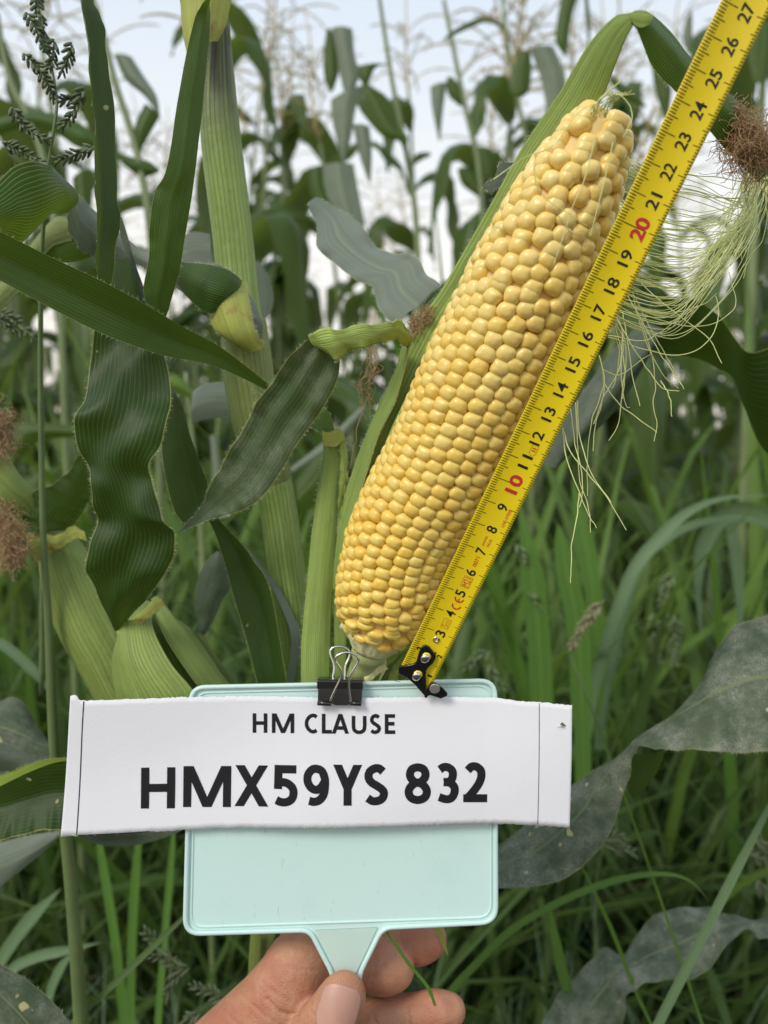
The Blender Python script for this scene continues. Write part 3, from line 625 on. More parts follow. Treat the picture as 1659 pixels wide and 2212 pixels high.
weed('weed with greenish seed heads at the right edge', [(1400, 1250, .6, 2), (1443, 1500, .6, 3), (1460, 2000, .62, 3)], [([(1350, 1370), (1400, 1400), (1443, 1440)], .6), ([(1400, 1510), (1420, 1560), (1450, 1600)], .6), ([(1390, 1300), (1430, 1340), (1460, 1360)], .6)], M['seed'], cf=c8)
weed('faint green weed seed heads low right of the tape hook', [(760, 1500, .62, 1.5), (850, 1780, .62, 2), (900, 2000, .64, 2)], [([(740, 1510), (660, 1560), (590, 1620)], .62), ([(770, 1600), (800, 1700), (860, 1770)], .62), ([(1020, 1130), (1090, 1170), (1150, 1240)], .7), ([(950, 800), (980, 860), (1010, 930)], .7)], M['weedstem'], cf=c6)

# ------------------------------------------------------------------ left foreground maize plant
P1 = empty('maize_plant', (-.08, .42, 0), 'thick pale green maize stalk with dark leaves at the left', 'maize plant')
S_ = spline([(440, -120, .36, 17), (462, 0, .36, 20), (472, 50, .362, 23), (474, 260, .365, 42), (504, 521, .37, 43), (515, 640, .37, 44), (533, 778, .372, 46), (556, 908, .375, 45), (595, 1065, .378, 40), (618, 1221, .38, 40), (640, 1377, .385, 38), (655, 1520, .39, 37)], 70)
W_ = [V(*q[:3]) for q in S_]; Rr = [q[3]*q[2]/F_ for q in S_]
e_ = W_[-1]; W_ += [e_.lerp(Vector((-.09, .46, 0)), t) for t in (.1, .3, .5, .7, .85, 1)]; Rr += [Rr[-1]]*6
MB().tube(W_, Rr, 28).build('stalk', M['stalk'], P1)
stem('leaf_sheath', P1, [(528, 690, .368, 46), (533, 778, .370, 54), (553, 908, .373, 52), (580, 1010, .376, 46), (600, 1080, .380, 34)], M['sheath'], sides=28, hair=160)
hairs(P1, [V(500+q*2.0, 560+q*12, .352) for q in range(40)], 120, .0016, name='stalk_hair')
leaf('leaf_sheath', P1, [(372, -40), (388, 0), (392, 50), (398, 90), (405, 120)], [(505, -40), (500, 0), (492, 40), (486, 60), (470, 90)], M['collar'], .345, .35, belly=.006, n=24, label='yellow old leaf sheath at the top')
leaf('leaf_blade', P1, [(480, 50), (494, 60), (497, 90), (491, 118)], [(470, 50), (480, 60), (484, 90), (487, 115)], M['sheath'], .36, n=16, m=6)
# arching leaf from the collar
leaf('leaf_blade', P1, [(1040, 1250), (1000, 1160), (920, 1105), (820, 1090), (740, 1088), (620, 1050), (520, 985), (400, 880), (300, 790), (245, 745)],
     [(1085, 1440), (1000, 1400), (890, 1330), (820, 1280), (740, 1200), (620, 1120), (500, 1075), (400, 1060), (310, 1020), (285, 900)], M['leafgrey'], [.355, .35, .345, .345, .35, .36, .37, .375, .37, .36], belly=.004, ruffle=.0015, cf=c2, hair=160, label='arching leaf blade with its grey underside showing')
leaf('leaf_blade', P1, [(1015, 1180), (985, 1145), (930, 1112), (850, 1095), (735, 1085)], [(975, 1215), (920, 1270), (870, 1300), (800, 1255), (735, 1180)], M['leafvein'], [.352, .343, .338, .34, .345], belly=.004, cf=c2, hair=60, seed=4)
leaf('leaf_collar', P1, [(1020, 1170), (1035, 1250), (1060, 1370), (1100, 1440)], [(880, 1280), (865, 1310), (900, 1380), (990, 1440)], M['collar'], [.349, .343, .340, .345], belly=.006, cf=c2, n=24, hair=90)
leaf('leaf_blade', P1, [(246, 730), (225, 700), (185, 680), (130, 668), (60, 690), (0, 745), (-90, 830)], [(283, 880), (260, 890), (210, 890), (150, 950), (80, 1010), (10, 980), (-90, 950)], M['leafvein'], [.35, .34, .33, .32, .315, .31, .3], [.36, .36, .35, .34, .33, .32, .31], belly=.008, cf=c2, hair=60, label='veined dark green leaf blade arching over at the left edge')
leaf('leaf_blade', P1, [(290, 900), (230, 900), (170, 960), (60, 1100), (-60, 1240)], [(300, 1000), (260, 1010), (200, 1040), (90, 1200), (-40, 1330)], M['sheath'], .375, belly=.004, cf=c2, label='tan dried leaf base', n=30)
leaf('leaf_blade', P1, [(160, 990), (220, 960), (300, 930), (370, 960), (430, 1010)], [(180, 1080), (240, 1092), (320, 1085), (380, 1065), (440, 1040)], M['leafvein'], .38, belly=.005, cf=c2, n=30, seed=8)
# upright dark leaf
leaf('leaf_blade', P1, [(340, -60), (345, 0), (365, 200), (385, 450), (395, 750), (400, 1000), (405, 1170), (430, 1240)], [(375, -60), (390, 0), (430, 120), (460, 350), (490, 800), (495, 950), (460, 1180), (435, 1242)], M['leaf'], .31, .325, fold=.004, cf=c2, ruffle=.0006, hair=70, label='narrow upright dark green leaf blade', seed=2)
leaf('leaf_blade', P1, [(868, -20), (838, 20), (800, 100), (740, 400), (690, 700), (640, 800), (620, 950), (618, 1060), (595, 1200), (615, 1290)], [(870, -20), (872, 60), (865, 200), (842, 420), (812, 700), (790, 850), (765, 1000), (745, 1120), (715, 1230), (685, 1325)], M['leafbright'], (.30, .325), (.305, .33), fold=-.003, cf=c2, ruffle=.0008, hair=110, label='upright mid green leaf blade left of the stalk', seed=3)
leaf('leaf_blade', P1, [(470, 1080), (440, 1200), (430, 1300), (400, 1400)], [(530, 1060), (560, 1140), (600, 1240), (640, 1330)], M['leaf'], .335, .33, fold=.003, cf=c2, n=24)
leaf('leaf_blade', P1, [(495, 900), (500, 980), (540, 1100), (590, 1230), (620, 1290)], [(505, 900), (530, 980), (560, 1090), (600, 1200), (630, 1285)], M['leafdark'], .33, cf=c2, n=24, m=6)
# the long diagonal leaf
leaf('leaf_blade', P1, [(-80, 468), (0, 500), (104, 552), (224, 609), (312, 656), (390, 703), (469, 745), (530, 790), (590, 838)], [(-80, 560), (0, 606), (90, 655), (182, 703), (270, 740), (354, 768), (450, 787), (520, 815), (584, 848)], M['leafbright'], (.27, .34), (.275, .342), fold=.0035, hair=120, label='long leaf blade crossing diagonally from the left edge', seed=5)
# broad hanging leaf
leaf('leaf_blade', P1, [(440, 60), (400, 130), (370, 250), (340, 420), (315, 520), (330, 640), (375, 740), (390, 830), (395, 920), (370, 1020), (365, 1120), (400, 1230), (475, 1372)],
     [(640, 120), (680, 230), (705, 330), (700, 450), (672, 600), (615, 700), (640, 800), (680, 900), (722, 970), (716, 1070), (680, 1140), (610, 1240), (520, 1345)], M['leaf'], [.335, .33, .325, .32, .32, .32, .322, .325, .327, .33, .335, .34, .36], belly=.004, fold=.003, ruffle=.0016, rf=4, n=90, m=22, cf=c3, hair=220, label='broad wavy dark green leaf blade hanging down', seed=6,
     shape=lambda t, u: .0030*math.sin(t*26+u*3)*math.sin(u*5+1))
# husk leaf: dark folded blade
P2 = empty('maize_ear', V(700, 1500, .36), 'closed green maize ear with dark leaf tip, left of the hanging label top', 'corn', 'unopened ears')
# (parts below)
leaf('leaf_blade', P1, [(705, 370), (682, 480), (668, 620), (690, 750), (720, 870), (755, 922)], [(712, 365), (760, 450), (790, 560), (835, 690), (862, 770), (840, 850)], M['leaf'], .36, .35, fold=.004, cf=c3, hair=60, label='narrow leaf blade with yellow edges', seed=9)
leaf('leaf_blade', P1, [(855, 890), (910, 1020), (960, 1200), (1010, 1370), (1075, 1620)], [(890, 890), (1000, 1010), (1050, 1080), (1120, 1200), (1195, 1620)], M['leaf'], .365, .36, fold=.004, cf=c3, hair=50, seed=10)
leaf('leaf_blade', P1, [(1000, 1010), (1050, 1080), (1120, 1180), (1190, 1330), (1208, 1430), (1180, 1620)], [(1003, 1005), (1060, 1070), (1165, 1205), (1240, 1360), (1245, 1440), (1215, 1620)], M['leafgrey'], .365, .37, cf=c3, n=34, seed=11)
leaf('leaf_blade', P1, [(900, 1040), (850, 1090), (815, 1180), (803, 1270), (820, 1330), (805, 1385)], [(925, 1050), (955, 1120), (955, 1190), (920, 1250), (885, 1330), (850, 1390)], M['leafdark'], .40, belly=.003, cf=c3, n=30, seed=12)
leaf('leaf_blade', P1, [(325, 640), (285, 710), (210, 768), (130, 800), (90, 880), (110, 965)], [(375, 700), (380, 780), (360, 850), (330, 900), (300, 940), (280, 955)], M['leafbright'], .40, .41, belly=.004, ruffle=.001, cf=c3, hair=60, label='short curled leaf blade above the left ear', seed=13)
leaf('leaf_blade', P1, [(800, 380), (840, 350), (900, 340), (960, 345)], [(795, 520), (830, 500), (900, 490), (970, 490)], M['leafgrey'], .45, belly=.003, cf=c3, n=24, seed=14)
leaf('leaf_blade', P1, [(870, 970), (780, 965), (700, 1060), (680, 1070)], [(880, 1100), (800, 1100), (760, 1085), (690, 1090)], M['leafgrey'], .42, cf=c2, n=24, seed=15)
leaf('leaf_blade', P1, [(1065, 1080), (1100, 1120), (1130, 1200), (1130, 1270), (1095, 1330)], [(1060, 1090), (1065, 1140), (1070, 1200), (1075, 1280), (1085, 1330)], M['leafgrey'], .40, cf=c2, n=24, m=8, hair=60, seed=16)

# ------------------------------------------------------------------ unopened ears, left
def tube_ear(name, label, pts, group='unopened ears'):
    e = empty('maize_ear', V(*pts[-1][:3]), label, 'corn', group)
    o = stem('husk', e, pts, M['huskear'], n=30, sides=26)
    return e
bpy.data.objects.remove(P2)
E1 = tube_ear('e', 'closed green ear leaning left with brown silk beside it', [(*c3(215, 965), .42, 22), (*c3(250, 1040), .42, 46), (*c3(300, 1170), .42, 62), (*c3(370, 1330), .42, 68), (*c3(460, 1500), .42, 66), (*c3(540, 1680), .42, 56), (*c3(600, 1800), .42, 40)])
leaf('husk_collar', E1, [(115, 965), (165, 955), (190, 975)], [(150, 1090), (200, 1060), (245, 1030)], M['collar'], .405, .40, belly=.003, cf=c3, n=14, m=8)
leaf('husk_collar', E1, [(170, 950), (210, 975), (260, 965), (300, 935), (350, 960)], [(190, 1020), (230, 1040), (280, 1010), (320, 990), (360, 1000)], M['collar'], .40, .398, belly=.003, cf=c3, n=24, m=8, ruffle=.002)
E2 = tube_ear('e', 'large closed green ear just above the left end of the label', [(*c3(600, 1262), .395, 20), (*c3(608, 1330), .395, 48), (*c3(640, 1420), .395, 78), (*c3(690, 1530), .395, 92), (*c3(750, 1660), .395, 100), (*c3(830, 1850), .395, 90)])
leaf('husk_leaf', E2, [(590, 1270), (520, 1370), (475, 1440), (462, 1520), (480, 1640), (520, 1760)], [(640, 1260), (630, 1330), (660, 1420), (720, 1520), (800, 1620), (880, 1760)], M['huskear'], [.385, .372, .365, .362, .36, .36], [.385, .36, .35, .345, .343, .343], belly=.008, cf=c3, n=40, m=18, label='outer husk leaf with pale edge', seed=21)
leaf('husk_leaf', E2, [(625, 1240), (650, 1330), (700, 1430), (780, 1550), (880, 1680)], [(665, 1230), (720, 1310), (790, 1390), (880, 1500), (985, 1640)], M['huskear'], [.385, .37, .365, .36, .36], [.39, .385, .385, .385, .385], belly=.003, fold=-.002, cf=c3, n=40, seed=22)
leaf('husk_leaf', E2, [(780, 1370), (830, 1440), (880, 1540), (940, 1640)], [(850, 1385), (880, 1450), (950, 1550), (1010, 1640)], M['sheath'], .40, belly=.003, cf=c3, n=24, seed=23)
leaf('husk_collar', E2, [(485, 1375), (530, 1345), (560, 1310), (610, 1270), (640, 1235), (670, 1240)], [(500, 1405), (550, 1365), (590, 1340), (630, 1310), (655, 1290), (680, 1260)], M['collar'], .358, .355, belly=.003, cf=c3, n=24, m=8, ruffle=.0015)
E3 = tube_ear('e', 'pale husk tip of an ear at the left edge', [(*c3(-90, 640), .40, 60), (*c3(-20, 730), .40, 44), (*c3(40, 790), .40, 38), (*c3(110, 850), .405, 34), (*c3(140, 950), .41, 20)])
def silkmass(parent, pts, n, spread, mat, r=.00012, name='silk', curl=1.0, ln=8):
    mb = MB(); rg = random.Random(n)
    P = [V(*q[:3]) for q in pts]
    for i in range(n):
        k = rg.uniform(0, len(P)-1.001); j = int(k); q = P[j].lerp(P[j+1], k-j)
        s = pts[j][3]+(pts[j+1][3]-pts[j][3])*(k-j); s = s*pts[j][2]/F_
        q = q+Vector((rg.gauss(0, 1), rg.gauss(0, 1), rg.gauss(0, 1)))*s*.5
        d = (P[j+1]-P[j]).normalized()*.8+Vector((rg.uniform(-1, 1), rg.uniform(-1, 1), rg.uniform(-1, 1))); W = [q]
        for t in range(ln):
            d = (d+Vector((rg.gauss(0, .6), rg.gauss(0, .6), rg.gauss(0, .6)-.12))*curl).normalized(); W.append(W[-1]+d*s*.30)
        mb.tube([Vector(w) for w in spline(W, ln*2)], r, 4, False)
    o = mb.build(name, mat, parent); return tag(o, kind='stuff')
silkmass(E3, [(-25, 880, .38, 24), (0, 905, .38, 20), (6, 945, .38, 20), (-15, 980, .38, 24)], 420, 1, M['silkbrown'])
silkmass(E1, [(-20, 1090, .385, 24), (12, 1135, .385, 26), (30, 1180, .385, 24), (20, 1210, .385, 16)], 480, 1, M['silkbrown'])

# ------------------------------------------------------------------ the peeled ear
AX = [(808, 1376, .338), (836, 1290, .336), (878, 1152, .331), (968, 990, .322), (1045, 822, .312), (1112, 680, .303), (1166, 556, .295), (1234, 408, .285), (1285, 300, .277), (1316, 238, .272)]
axs = [V(*q) for q in spline(AX, 201)]
cum = [0]
for i in range(200): cum.append(cum[-1]+(axs[i+1]-axs[i]).length)
LEN = cum[-1]
def axis_at(s):
    s = max(0, min(LEN-1e-6, s)); i = 0
    lo, hi = 0, 200
    while hi-lo > 1:
        md = (lo+hi)//2
        if cum[md] <= s: lo = md
        else: hi = md
    f = (s-cum[lo])/(cum[lo+1]-cum[lo]); return axs[lo].lerp(axs[lo+1], f), (axs[min(lo+2, 200)]-axs[max(lo-1, 0)]).normalized()
def rad_at(s):
    t = s/LEN
    K = [(0, .0125), (.035, .0185), (.09, .0215), (.20, .0230), (.35, .0242), (.55, .0245), (.70, .0228), (.82, .0194), (.90, .0160), (.96, .0115), (1.0, .0070)]
    for (a, ra), (b_, rb) in zip(K, K[1:]):
        if t <= b_:
            f = (t-a)/(b_-a); f = f*f*(3-2*f)*.5+f*.5; return ra+(rb-ra)*f
    return .005
COB = empty('sweetcorn_cob', axis_at(LEN/2)[0], 'peeled yellow sweetcorn cob standing against the tape measure', 'corn')
mb = MB(); cp = [axis_at(LEN*i/60) for i in range(61)]
mb.tube([q[0] for q in cp], [rad_at(LEN*i/60)-.0012 for i in range(61)], 32); mb.build('cob_core', M['core'], COB)
def kernel_mesh(name, seed):
    rg = random.Random(seed); vs = []; fs = []; nu, nv = 20, 10
    e1 = rg.uniform(.70, .82); e2 = rg.uniform(.82, .94); sk = rg.uniform(-.1, .1); sh = rg.uniform(-.12, .12); dn = rg.uniform(0, .10)
    pw = lambda c, e: math.copysign(abs(c)**e, c)
    vs.append((0, 0, -1))
    for j in range(1, nv):
        p_ = PI*j/nv
        for i in range(nu):
            a = 2*PI*i/nu; s = pw(math.sin(p_), e2)
            x = s*pw(math.cos(a), e1); y = s*pw(math.sin(a), e1); z = -pw(math.cos(p_), .82)
            x += sk*y; y += sh*x*x; x *= 1+.06*math.sin(a*3+seed); z -= dn*math.exp(-(x*x+y*y)*7)*(1 if z > 0 else 0)
            vs.append((x, y, z))
    vs.append((0, 0, 1-dn)); e = len(vs)-1
    for i in range(nu):
        k = (i+1) % nu; fs += [(0, 1+k, 1+i), (e, e-nu+i, e-nu+k)]
        for j in range(nv-2): a = 1+j*nu; fs.append((a+i, a+k, a+nu+k, a+nu+i))
    return vs, fs
KV = [kernel_mesh('kernel', 10+i) for i in range(7)]
KM = [mesh('kernel', v, f, M['kernel']) for v, f in KV]
rg = random.Random(3); klist = []
s = .0010; ring = 0; wk = .0064
while s < LEN-.001:
    t = s/LEN; R = rad_at(s); pitch = .0046+.0013*min(1, t*1.3) - (.0012 if t < .06 else 0)
    n = max(3, round(2*PI*(R+.0008)/(2*wk))) if t < .05 or t > .70 else 12
    if .05 <= t < .09: n = 11
    twist = .30*t + .25*t*t
    sl_ = (rad_at(min(LEN, s+.002))-rad_at(max(0, s-.002)))/.004
    for k in range(n):
        a = 2*PI*(k+(.5 if ring % 2 else 0))/n+twist+rg.gauss(0, .014 if t < .6 else .026)
        ss = s+rg.gauss(0, .00022 if t < .6 else .00040)
        c_, tg = axis_at(ss)
        up0 = Vector((0, 0, 1)).cross(tg).normalized(); up1 = tg.cross(up0)
        rd = up0*math.cos(a)+up1*math.sin(a)
        nz = (rd-tg*sl_).normalized(); nx = tg.cross(nz).normalized(); ny = nz.cross(nx)
        wx = PI*(R+.0008)/n*.585*rg.uniform(.96, 1.05); wy = pitch*.60*rg.uniform(.96, 1.05)*(1.04 if t > .5 else 1)
        hz = .0036*rg.uniform(.97, 1.04)*(.8 if t < .05 else 1)
        if t > .9: hz *= 1.0; wy *= .92
        q = c_+rd*(R-.0011+rg.gauss(0, .00010))
        roll = rg.gauss(0, .06 if t < .6 else .15); nx2 = nx*math.cos(roll)+ny*math.sin(roll); ny2 = ny*math.cos(roll)-nx*math.sin(roll)
        mt = Matrix(((nx2.x*wx, ny2.x*wy, nz.x*hz, q.x), (nx2.y*wx, ny2.y*wy, nz.y*hz, q.y), (nx2.z*wx, ny2.z*wy, nz.z*hz, q.z), (0, 0, 0, 1)))
        klist.append((nz.dot((CAM-q).normalized()), mt, rg.randrange(7)))
    s += pitch*.5; ring += 1
klist.sort(key=lambda q: -q[0])
inv = Matrix.Translation(-COB.location)
for f_, mt, k in klist[:300]:
    o = bpy.data.objects.new('kernel', KM[k]); C.objects.link(o); o.parent = COB; o.matrix_local = inv @ mt
mb = MB()
for f_, mt, k in klist[300:]:
    b0 = len(mb.v); v, f = KV[k]; mb.v += [mt @ Vector(q) for q in v]; mb.u += [(0, 0)]*len(v); mb.f += [tuple(i+b0 for i in g) for g in f]
tag(mb.build('kernel_rows', M['kernel'], COB), kind='stuff')
# ragged cup under the cob, shank
shk = MB(); base, bt = axis_at(0)
pts = [axis_at(.012)[0], base-bt*.004, base-bt*.012+FWD*.004, base-bt*.026+FWD*.012, base-bt*.060+FWD*.02, base-bt*.09+Vector((-.005, .03, 0))]
shk.tube([Vector(q) for q in spline(pts, 20)], [.0100]*3+[.0078]*4+[.0062]*13, 20); shk.build('shank', M['shank'], COB)
gl = MB(); nu, nv = 60, 7
up0 = Vector((0, 0, 1)).cross(bt).normalized(); up1 = bt.cross(up0)
for j in range(nv):
    for i in range(nu):
        a = 2*PI*i/nu; f = j/(nv-1); rr = .0070+f*.0068+.0009*math.sin(i*1.9+j*.7)*f+.0026*f*noise.noise(Vector((i*.35, j*.6, 3)))
        gl.v.append(base+bt*(-.008+f*(.0100+.007*noise.noise(Vector((i*.5, 9, 1)))))+(up0*math.cos(a)+up1*math.sin(a))*rr); gl.u.append((i/nu, f))
for j in range(nv-1):
    for i in range(nu): k = (i+1) % nu; gl.f.append((j*nu+i, j*nu+k, (j+1)*nu+k, (j+1)*nu+i))
o = gl.build('glume_cup', M['glume'], COB); md = o.modifiers.new('t', 'SOLIDIFY'); md.thickness = .0006
# husk leaves
leaf('husk_leaf', COB, [(722, 1480), (722, 1300), (728, 1207), (729, 1129), (750, 1051), (777, 972), (796, 926), (824, 863), (855, 797), (886, 734), (921, 672), (956, 621), (1000, 545), (1060, 440), (1130, 315), (1205, 205), (1270, 98), (1325, 38), (1362, 28)],
     [(748, 1480), (750, 1330), (768, 1250), (800, 1180), (840, 1090), (880, 1010), (910, 950), (940, 890), (970, 830), (1000, 770), (1035, 700), (1070, 640), (1110, 560), (1165, 460), (1225, 340), (1295, 225), (1325, 150), (1350, 85), (1372, 45)], M['husk'],
     [.350, .349, .348, .346, .343, .339, .336, .332, .328, .324, .320, .316, .310, .302, .293, .283, .272, .263, .259], [.350, .348, .347, .345, .342, .338, .335, .331, .327, .323, .319, .314, .308, .300, .291, .279, .270, .262, .258],
     belly=.0015, n=110, m=22, thick=.0006, hair=420, label='long outer husk leaf behind the cob', seed=31)
leaf('husk_leaf', COB, [(734, 1330), (738, 1240), (755, 1160), (785, 1070), (815, 1000), (850, 915), (890, 830), (925, 750), (965, 670), (1005, 590), (1050, 500)],
     [(765, 1330), (775, 1250), (800, 1170), (830, 1080), (870, 1000), (900, 920), (930, 850), (960, 780), (1000, 700), (1040, 620), (1080, 530)], M['huskinner'],
     [.341, .340, .338, .335, .332, .328, .322, .317, .312, .307, .302], [.343, .342, .340, .337, .334, .330, .324, .319, .314, .309, .304], belly=.0005, n=70, m=12, thick=.0005, label='pale inner husk edge along the cob', seed=32)
leaf('husk_leaf', COB, [(560, 330), (520, 480), (450, 620), (380, 780), (320, 950), (265, 1120), (215, 1300), (190, 1500), (178, 1680)], [(608, 300), (570, 470), (520, 640), (440, 800), (380, 980), (330, 1150), (270, 1330), (230, 1500), (205, 1680)], M['husk'],
     [.322, .326, .330, .334, .338, .342, .344, .346, .348], [.316, .320, .324, .328, .332, .335, .337, .339, .342], fold=.0015, cf=c46, n=70, thick=.0005, hair=90, seed=33)
leaf('husk_leaf', COB, [(130, 850), (125, 950), (95, 1130), (65, 1350), (40, 1600), (20, 1800), (5, 2000), (5, 2190), (5, 2400)], [(222, 850), (225, 950), (212, 1130), (205, 1320), (192, 1550), (178, 1750), (168, 2000), (165, 2190), (165, 2400)], M['husk'],
     (.345, .350), (.345, .350), belly=.0045, cf=c46, n=80, m=20, thick=.0006, hair=200, label='straight green husk leaf rising behind the binder clip', seed=34)
leaf('husk_leaf', COB, [(205, 815), (222, 900), (222, 1000), (212, 1130), (208, 1270)], [(240, 800), (262, 900), (262, 1040), (245, 1130), (212, 1275)], M['huskpale'], .342, .344, ruffle=.0015, belly=.002, cf=c46, n=40, hair=60, seed=35)
leaf('husk_leaf', COB, [(120, 790), (150, 800), (190, 790), (215, 780), (240, 800)], [(128, 870), (160, 880), (200, 880), (220, 860), (245, 840)], M['collar'], .341, .340, ruffle=.0012, cf=c46, n=24, m=8)
leaf('husk_leaf', COB, [(60, 640), (95, 650), (160, 690), (195, 800)], [(10, 720), (60, 770), (110, 800), (140, 850)], M['leafvein'], .345, .342, fold=.002, cf=c46, n=24, m=10, hair=50, seed=36)
# twisted pale husk collar then dark blade
leaf('husk_leaf', COB, [(620, 270), (590, 225), (540, 175), (450, 205), (340, 200), (220, 232), (120, 225), (40, 270)], [(595, 340), (575, 320), (540, 300), (470, 296), (380, 325), (280, 345), (200, 400), (120, 340)], M['huskpale'],
     [.318, .310, .305, .305, .308, .31, .312, .315], [.320, .316, .314, .312, .312, .315, .318, .322], belly=.003, ruffle=.0018, cf=c46, n=60, m=16, thick=.0005, hair=220, label='twisted pale green collar of a bent husk leaf', seed=37)
leaf('husk_leaf', COB, [(1290, 150), (1200, 235), (1130, 340), (1070, 420), (1005, 540), (940, 650), (900, 720), (860, 800), (815, 885), (735, 965)], [(1412, 218), (1398, 335), (1330, 462), (1248, 574), (1168, 705), (1080, 826), (998, 872), (944, 892), (862, 912), (725, 975)], M['leafdusk'],
     (.318, .345), (.322, .340), fold=.003, belly=.002, ruffle=.001, cf=c3, n=70, m=18, hair=160, label='dark green husk leaf tip folded down to the left', seed=38, shape=lambda t, u: .0013*math.cos(u*14)*(1-t))
# husk tip folding over to the right, behind the tape
leaf('husk_leaf', COB, [(800, 90), (840, 72), (880, 72), (930, 85), (990, 130), (1080, 220), (1190, 360), (1400, 560), (1560, 720), (1700, 880)], [(815, 150), (840, 170), (860, 210), (890, 290), (930, 390), (1000, 480), (1090, 570), (1290, 800), (1420, 950), (1600, 1130)], M['leafvein'],
     [.258, .258, .26, .262, .265, .268, .272, .28, .29, .3], fold=-.002, belly=.002, cf=c7, n=60, hair=120, label='dark green husk tip bent over to the right', seed=39)
leaf('husk_leaf', COB, [(800, 85), (845, 65), (900, 68), (950, 95)], [(815, 135), (840, 160), (880, 170), (930, 150)], M['huskpale'], .256, .257, belly=.002, cf=c7, n=20, m=8, seed=40)
leaf('husk_leaf', COB, [(420, 1030), (470, 1060), (520, 1030), (560, 960), (640, 930)], [(440, 1010), (490, 990), (510, 920), (540, 900), (640, 900)], M['leafdark'], .30, cf=lambda x, y: ((900+(x+1000)*.7233)*.54004, y*.3906), n=24, m=6, hair=60)
# shredded husks under the cob
for k, (A, B, mt, d) in enumerate([
        ([(400, 2120), (440, 2060), (500, 2000), (560, 1960), (640, 1900)], [(430, 2180), (480, 2120), (540, 2050), (600, 2000), (655, 1930)], 'huskpale', .346),
        ([(480, 2200), (500, 2120), (540, 2060), (590, 2000)], [(540, 2210), (550, 2140), (580, 2080), (610, 2020)], 'husk', .344),
        ([(350, 2150), (390, 2090), (430, 2080), (470, 2090)], [(370, 2200), (420, 2150), (450, 2130), (490, 2110)], 'glume', .341),
        ([(400, 2010), (440, 2060), (470, 2030), (480, 2060), (470, 2130)], [(385, 2060), (410, 2110), (440, 2110), (450, 2120), (430, 2190)], 'glume', .343),
        ([(250, 2210), (300, 2180), (380, 2190), (440, 2200)], [(260, 2260), (320, 2260), (380, 2260), (440, 2260)], 'glume', .342)]):
    leaf('husk_shred', COB, A, B, M[mt], d, belly=.002, ruffle=.0015, cf=c46, n=24, m=8, seed=50+k)
for k in range(9):
    a = c46(440+k*9, 2215); b_ = c46(560+k*14, 2000+k*3); m1 = c46(490+k*12, 2110)
    stem('husk_shred', COB, [(a[0], a[1], .347, 5), (m1[0], m1[1], .346, 5), (b_[0], b_[1], .348, 3)], M['husk'], n=10, sides=6)
# big grey husk leaf behind, centre
leaf('husk_leaf', COB, [(468, 1112), (466, 1150), (508, 1240), (512, 1370), (570, 1420), (650, 1490), (720, 1550), (810, 1580), (845, 1700), (935, 1800)],
     [(500, 1092), (560, 1118), (660, 1170), (740, 1240), (820, 1340), (900, 1390), (990, 1415), (1070, 1432), (1110, 1510), (1195, 1580)], M['leafgrey'],
     (.40, .36), (.40, .355), belly=.003, fold=.003, ruffle=.0014, rf=3, cf=c16, n=70, m=18, hair=220, label='grey-green broad husk leaf standing out to the left', seed=41)
# silk
sm = MB(); rg = random.Random(11)
def strand(mb, pts, r=.00022, wob=.0006):
    S = [Vector(V(*q)) for q in spline(pts, 14)]
    for i in range(1, 14): S[i] = S[i]+Vector((rg.gauss(0, 1), rg.gauss(0, 1), rg.gauss(0, 1)))*wob*.35
    W = [Vector(q) for q in spline([tuple(q) for q in S], 32)]
    mb.tube(W, [r*(1-.4*i/31) for i in range(32)], 5, False)
for k in range(85):          # swags from behind the tape to the bundle on the right
    t = rg.random()**.9; x0, y0 = 1330-t*75, 320+t*330; x1 = 1640-t*70+rg.gauss(0, 14); y1 = 395+t*170+rg.gauss(0, 18)
    sag = 25+t*75+rg.gauss(0, 16); d = .29+rg.uniform(0, .03)
    xm = (x0+x1)/2; strand(sm, [(x0, y0, d), (x0+(xm-x0)*.6, y0+(y1-y0)*.3+sag*.7, d), (xm+40, (y0+y1)/2+sag, d+.004), (x1-30, y1+sag*.35, d+.006), (x1+12, y1-34, d+.008)])
for k in range(28):           # steep bundle towards the right edge
    x = 1640+rg.gauss(0, 22); y = 360+rg.gauss(0, 24); d = .30+rg.uniform(0, .02)
    strand(sm, [(x+40, y-40, d), (x, y+30, d), (x-25+rg.gauss(0, 12), y+120, d), (x-60+rg.gauss(0, 20), y+200, d)])
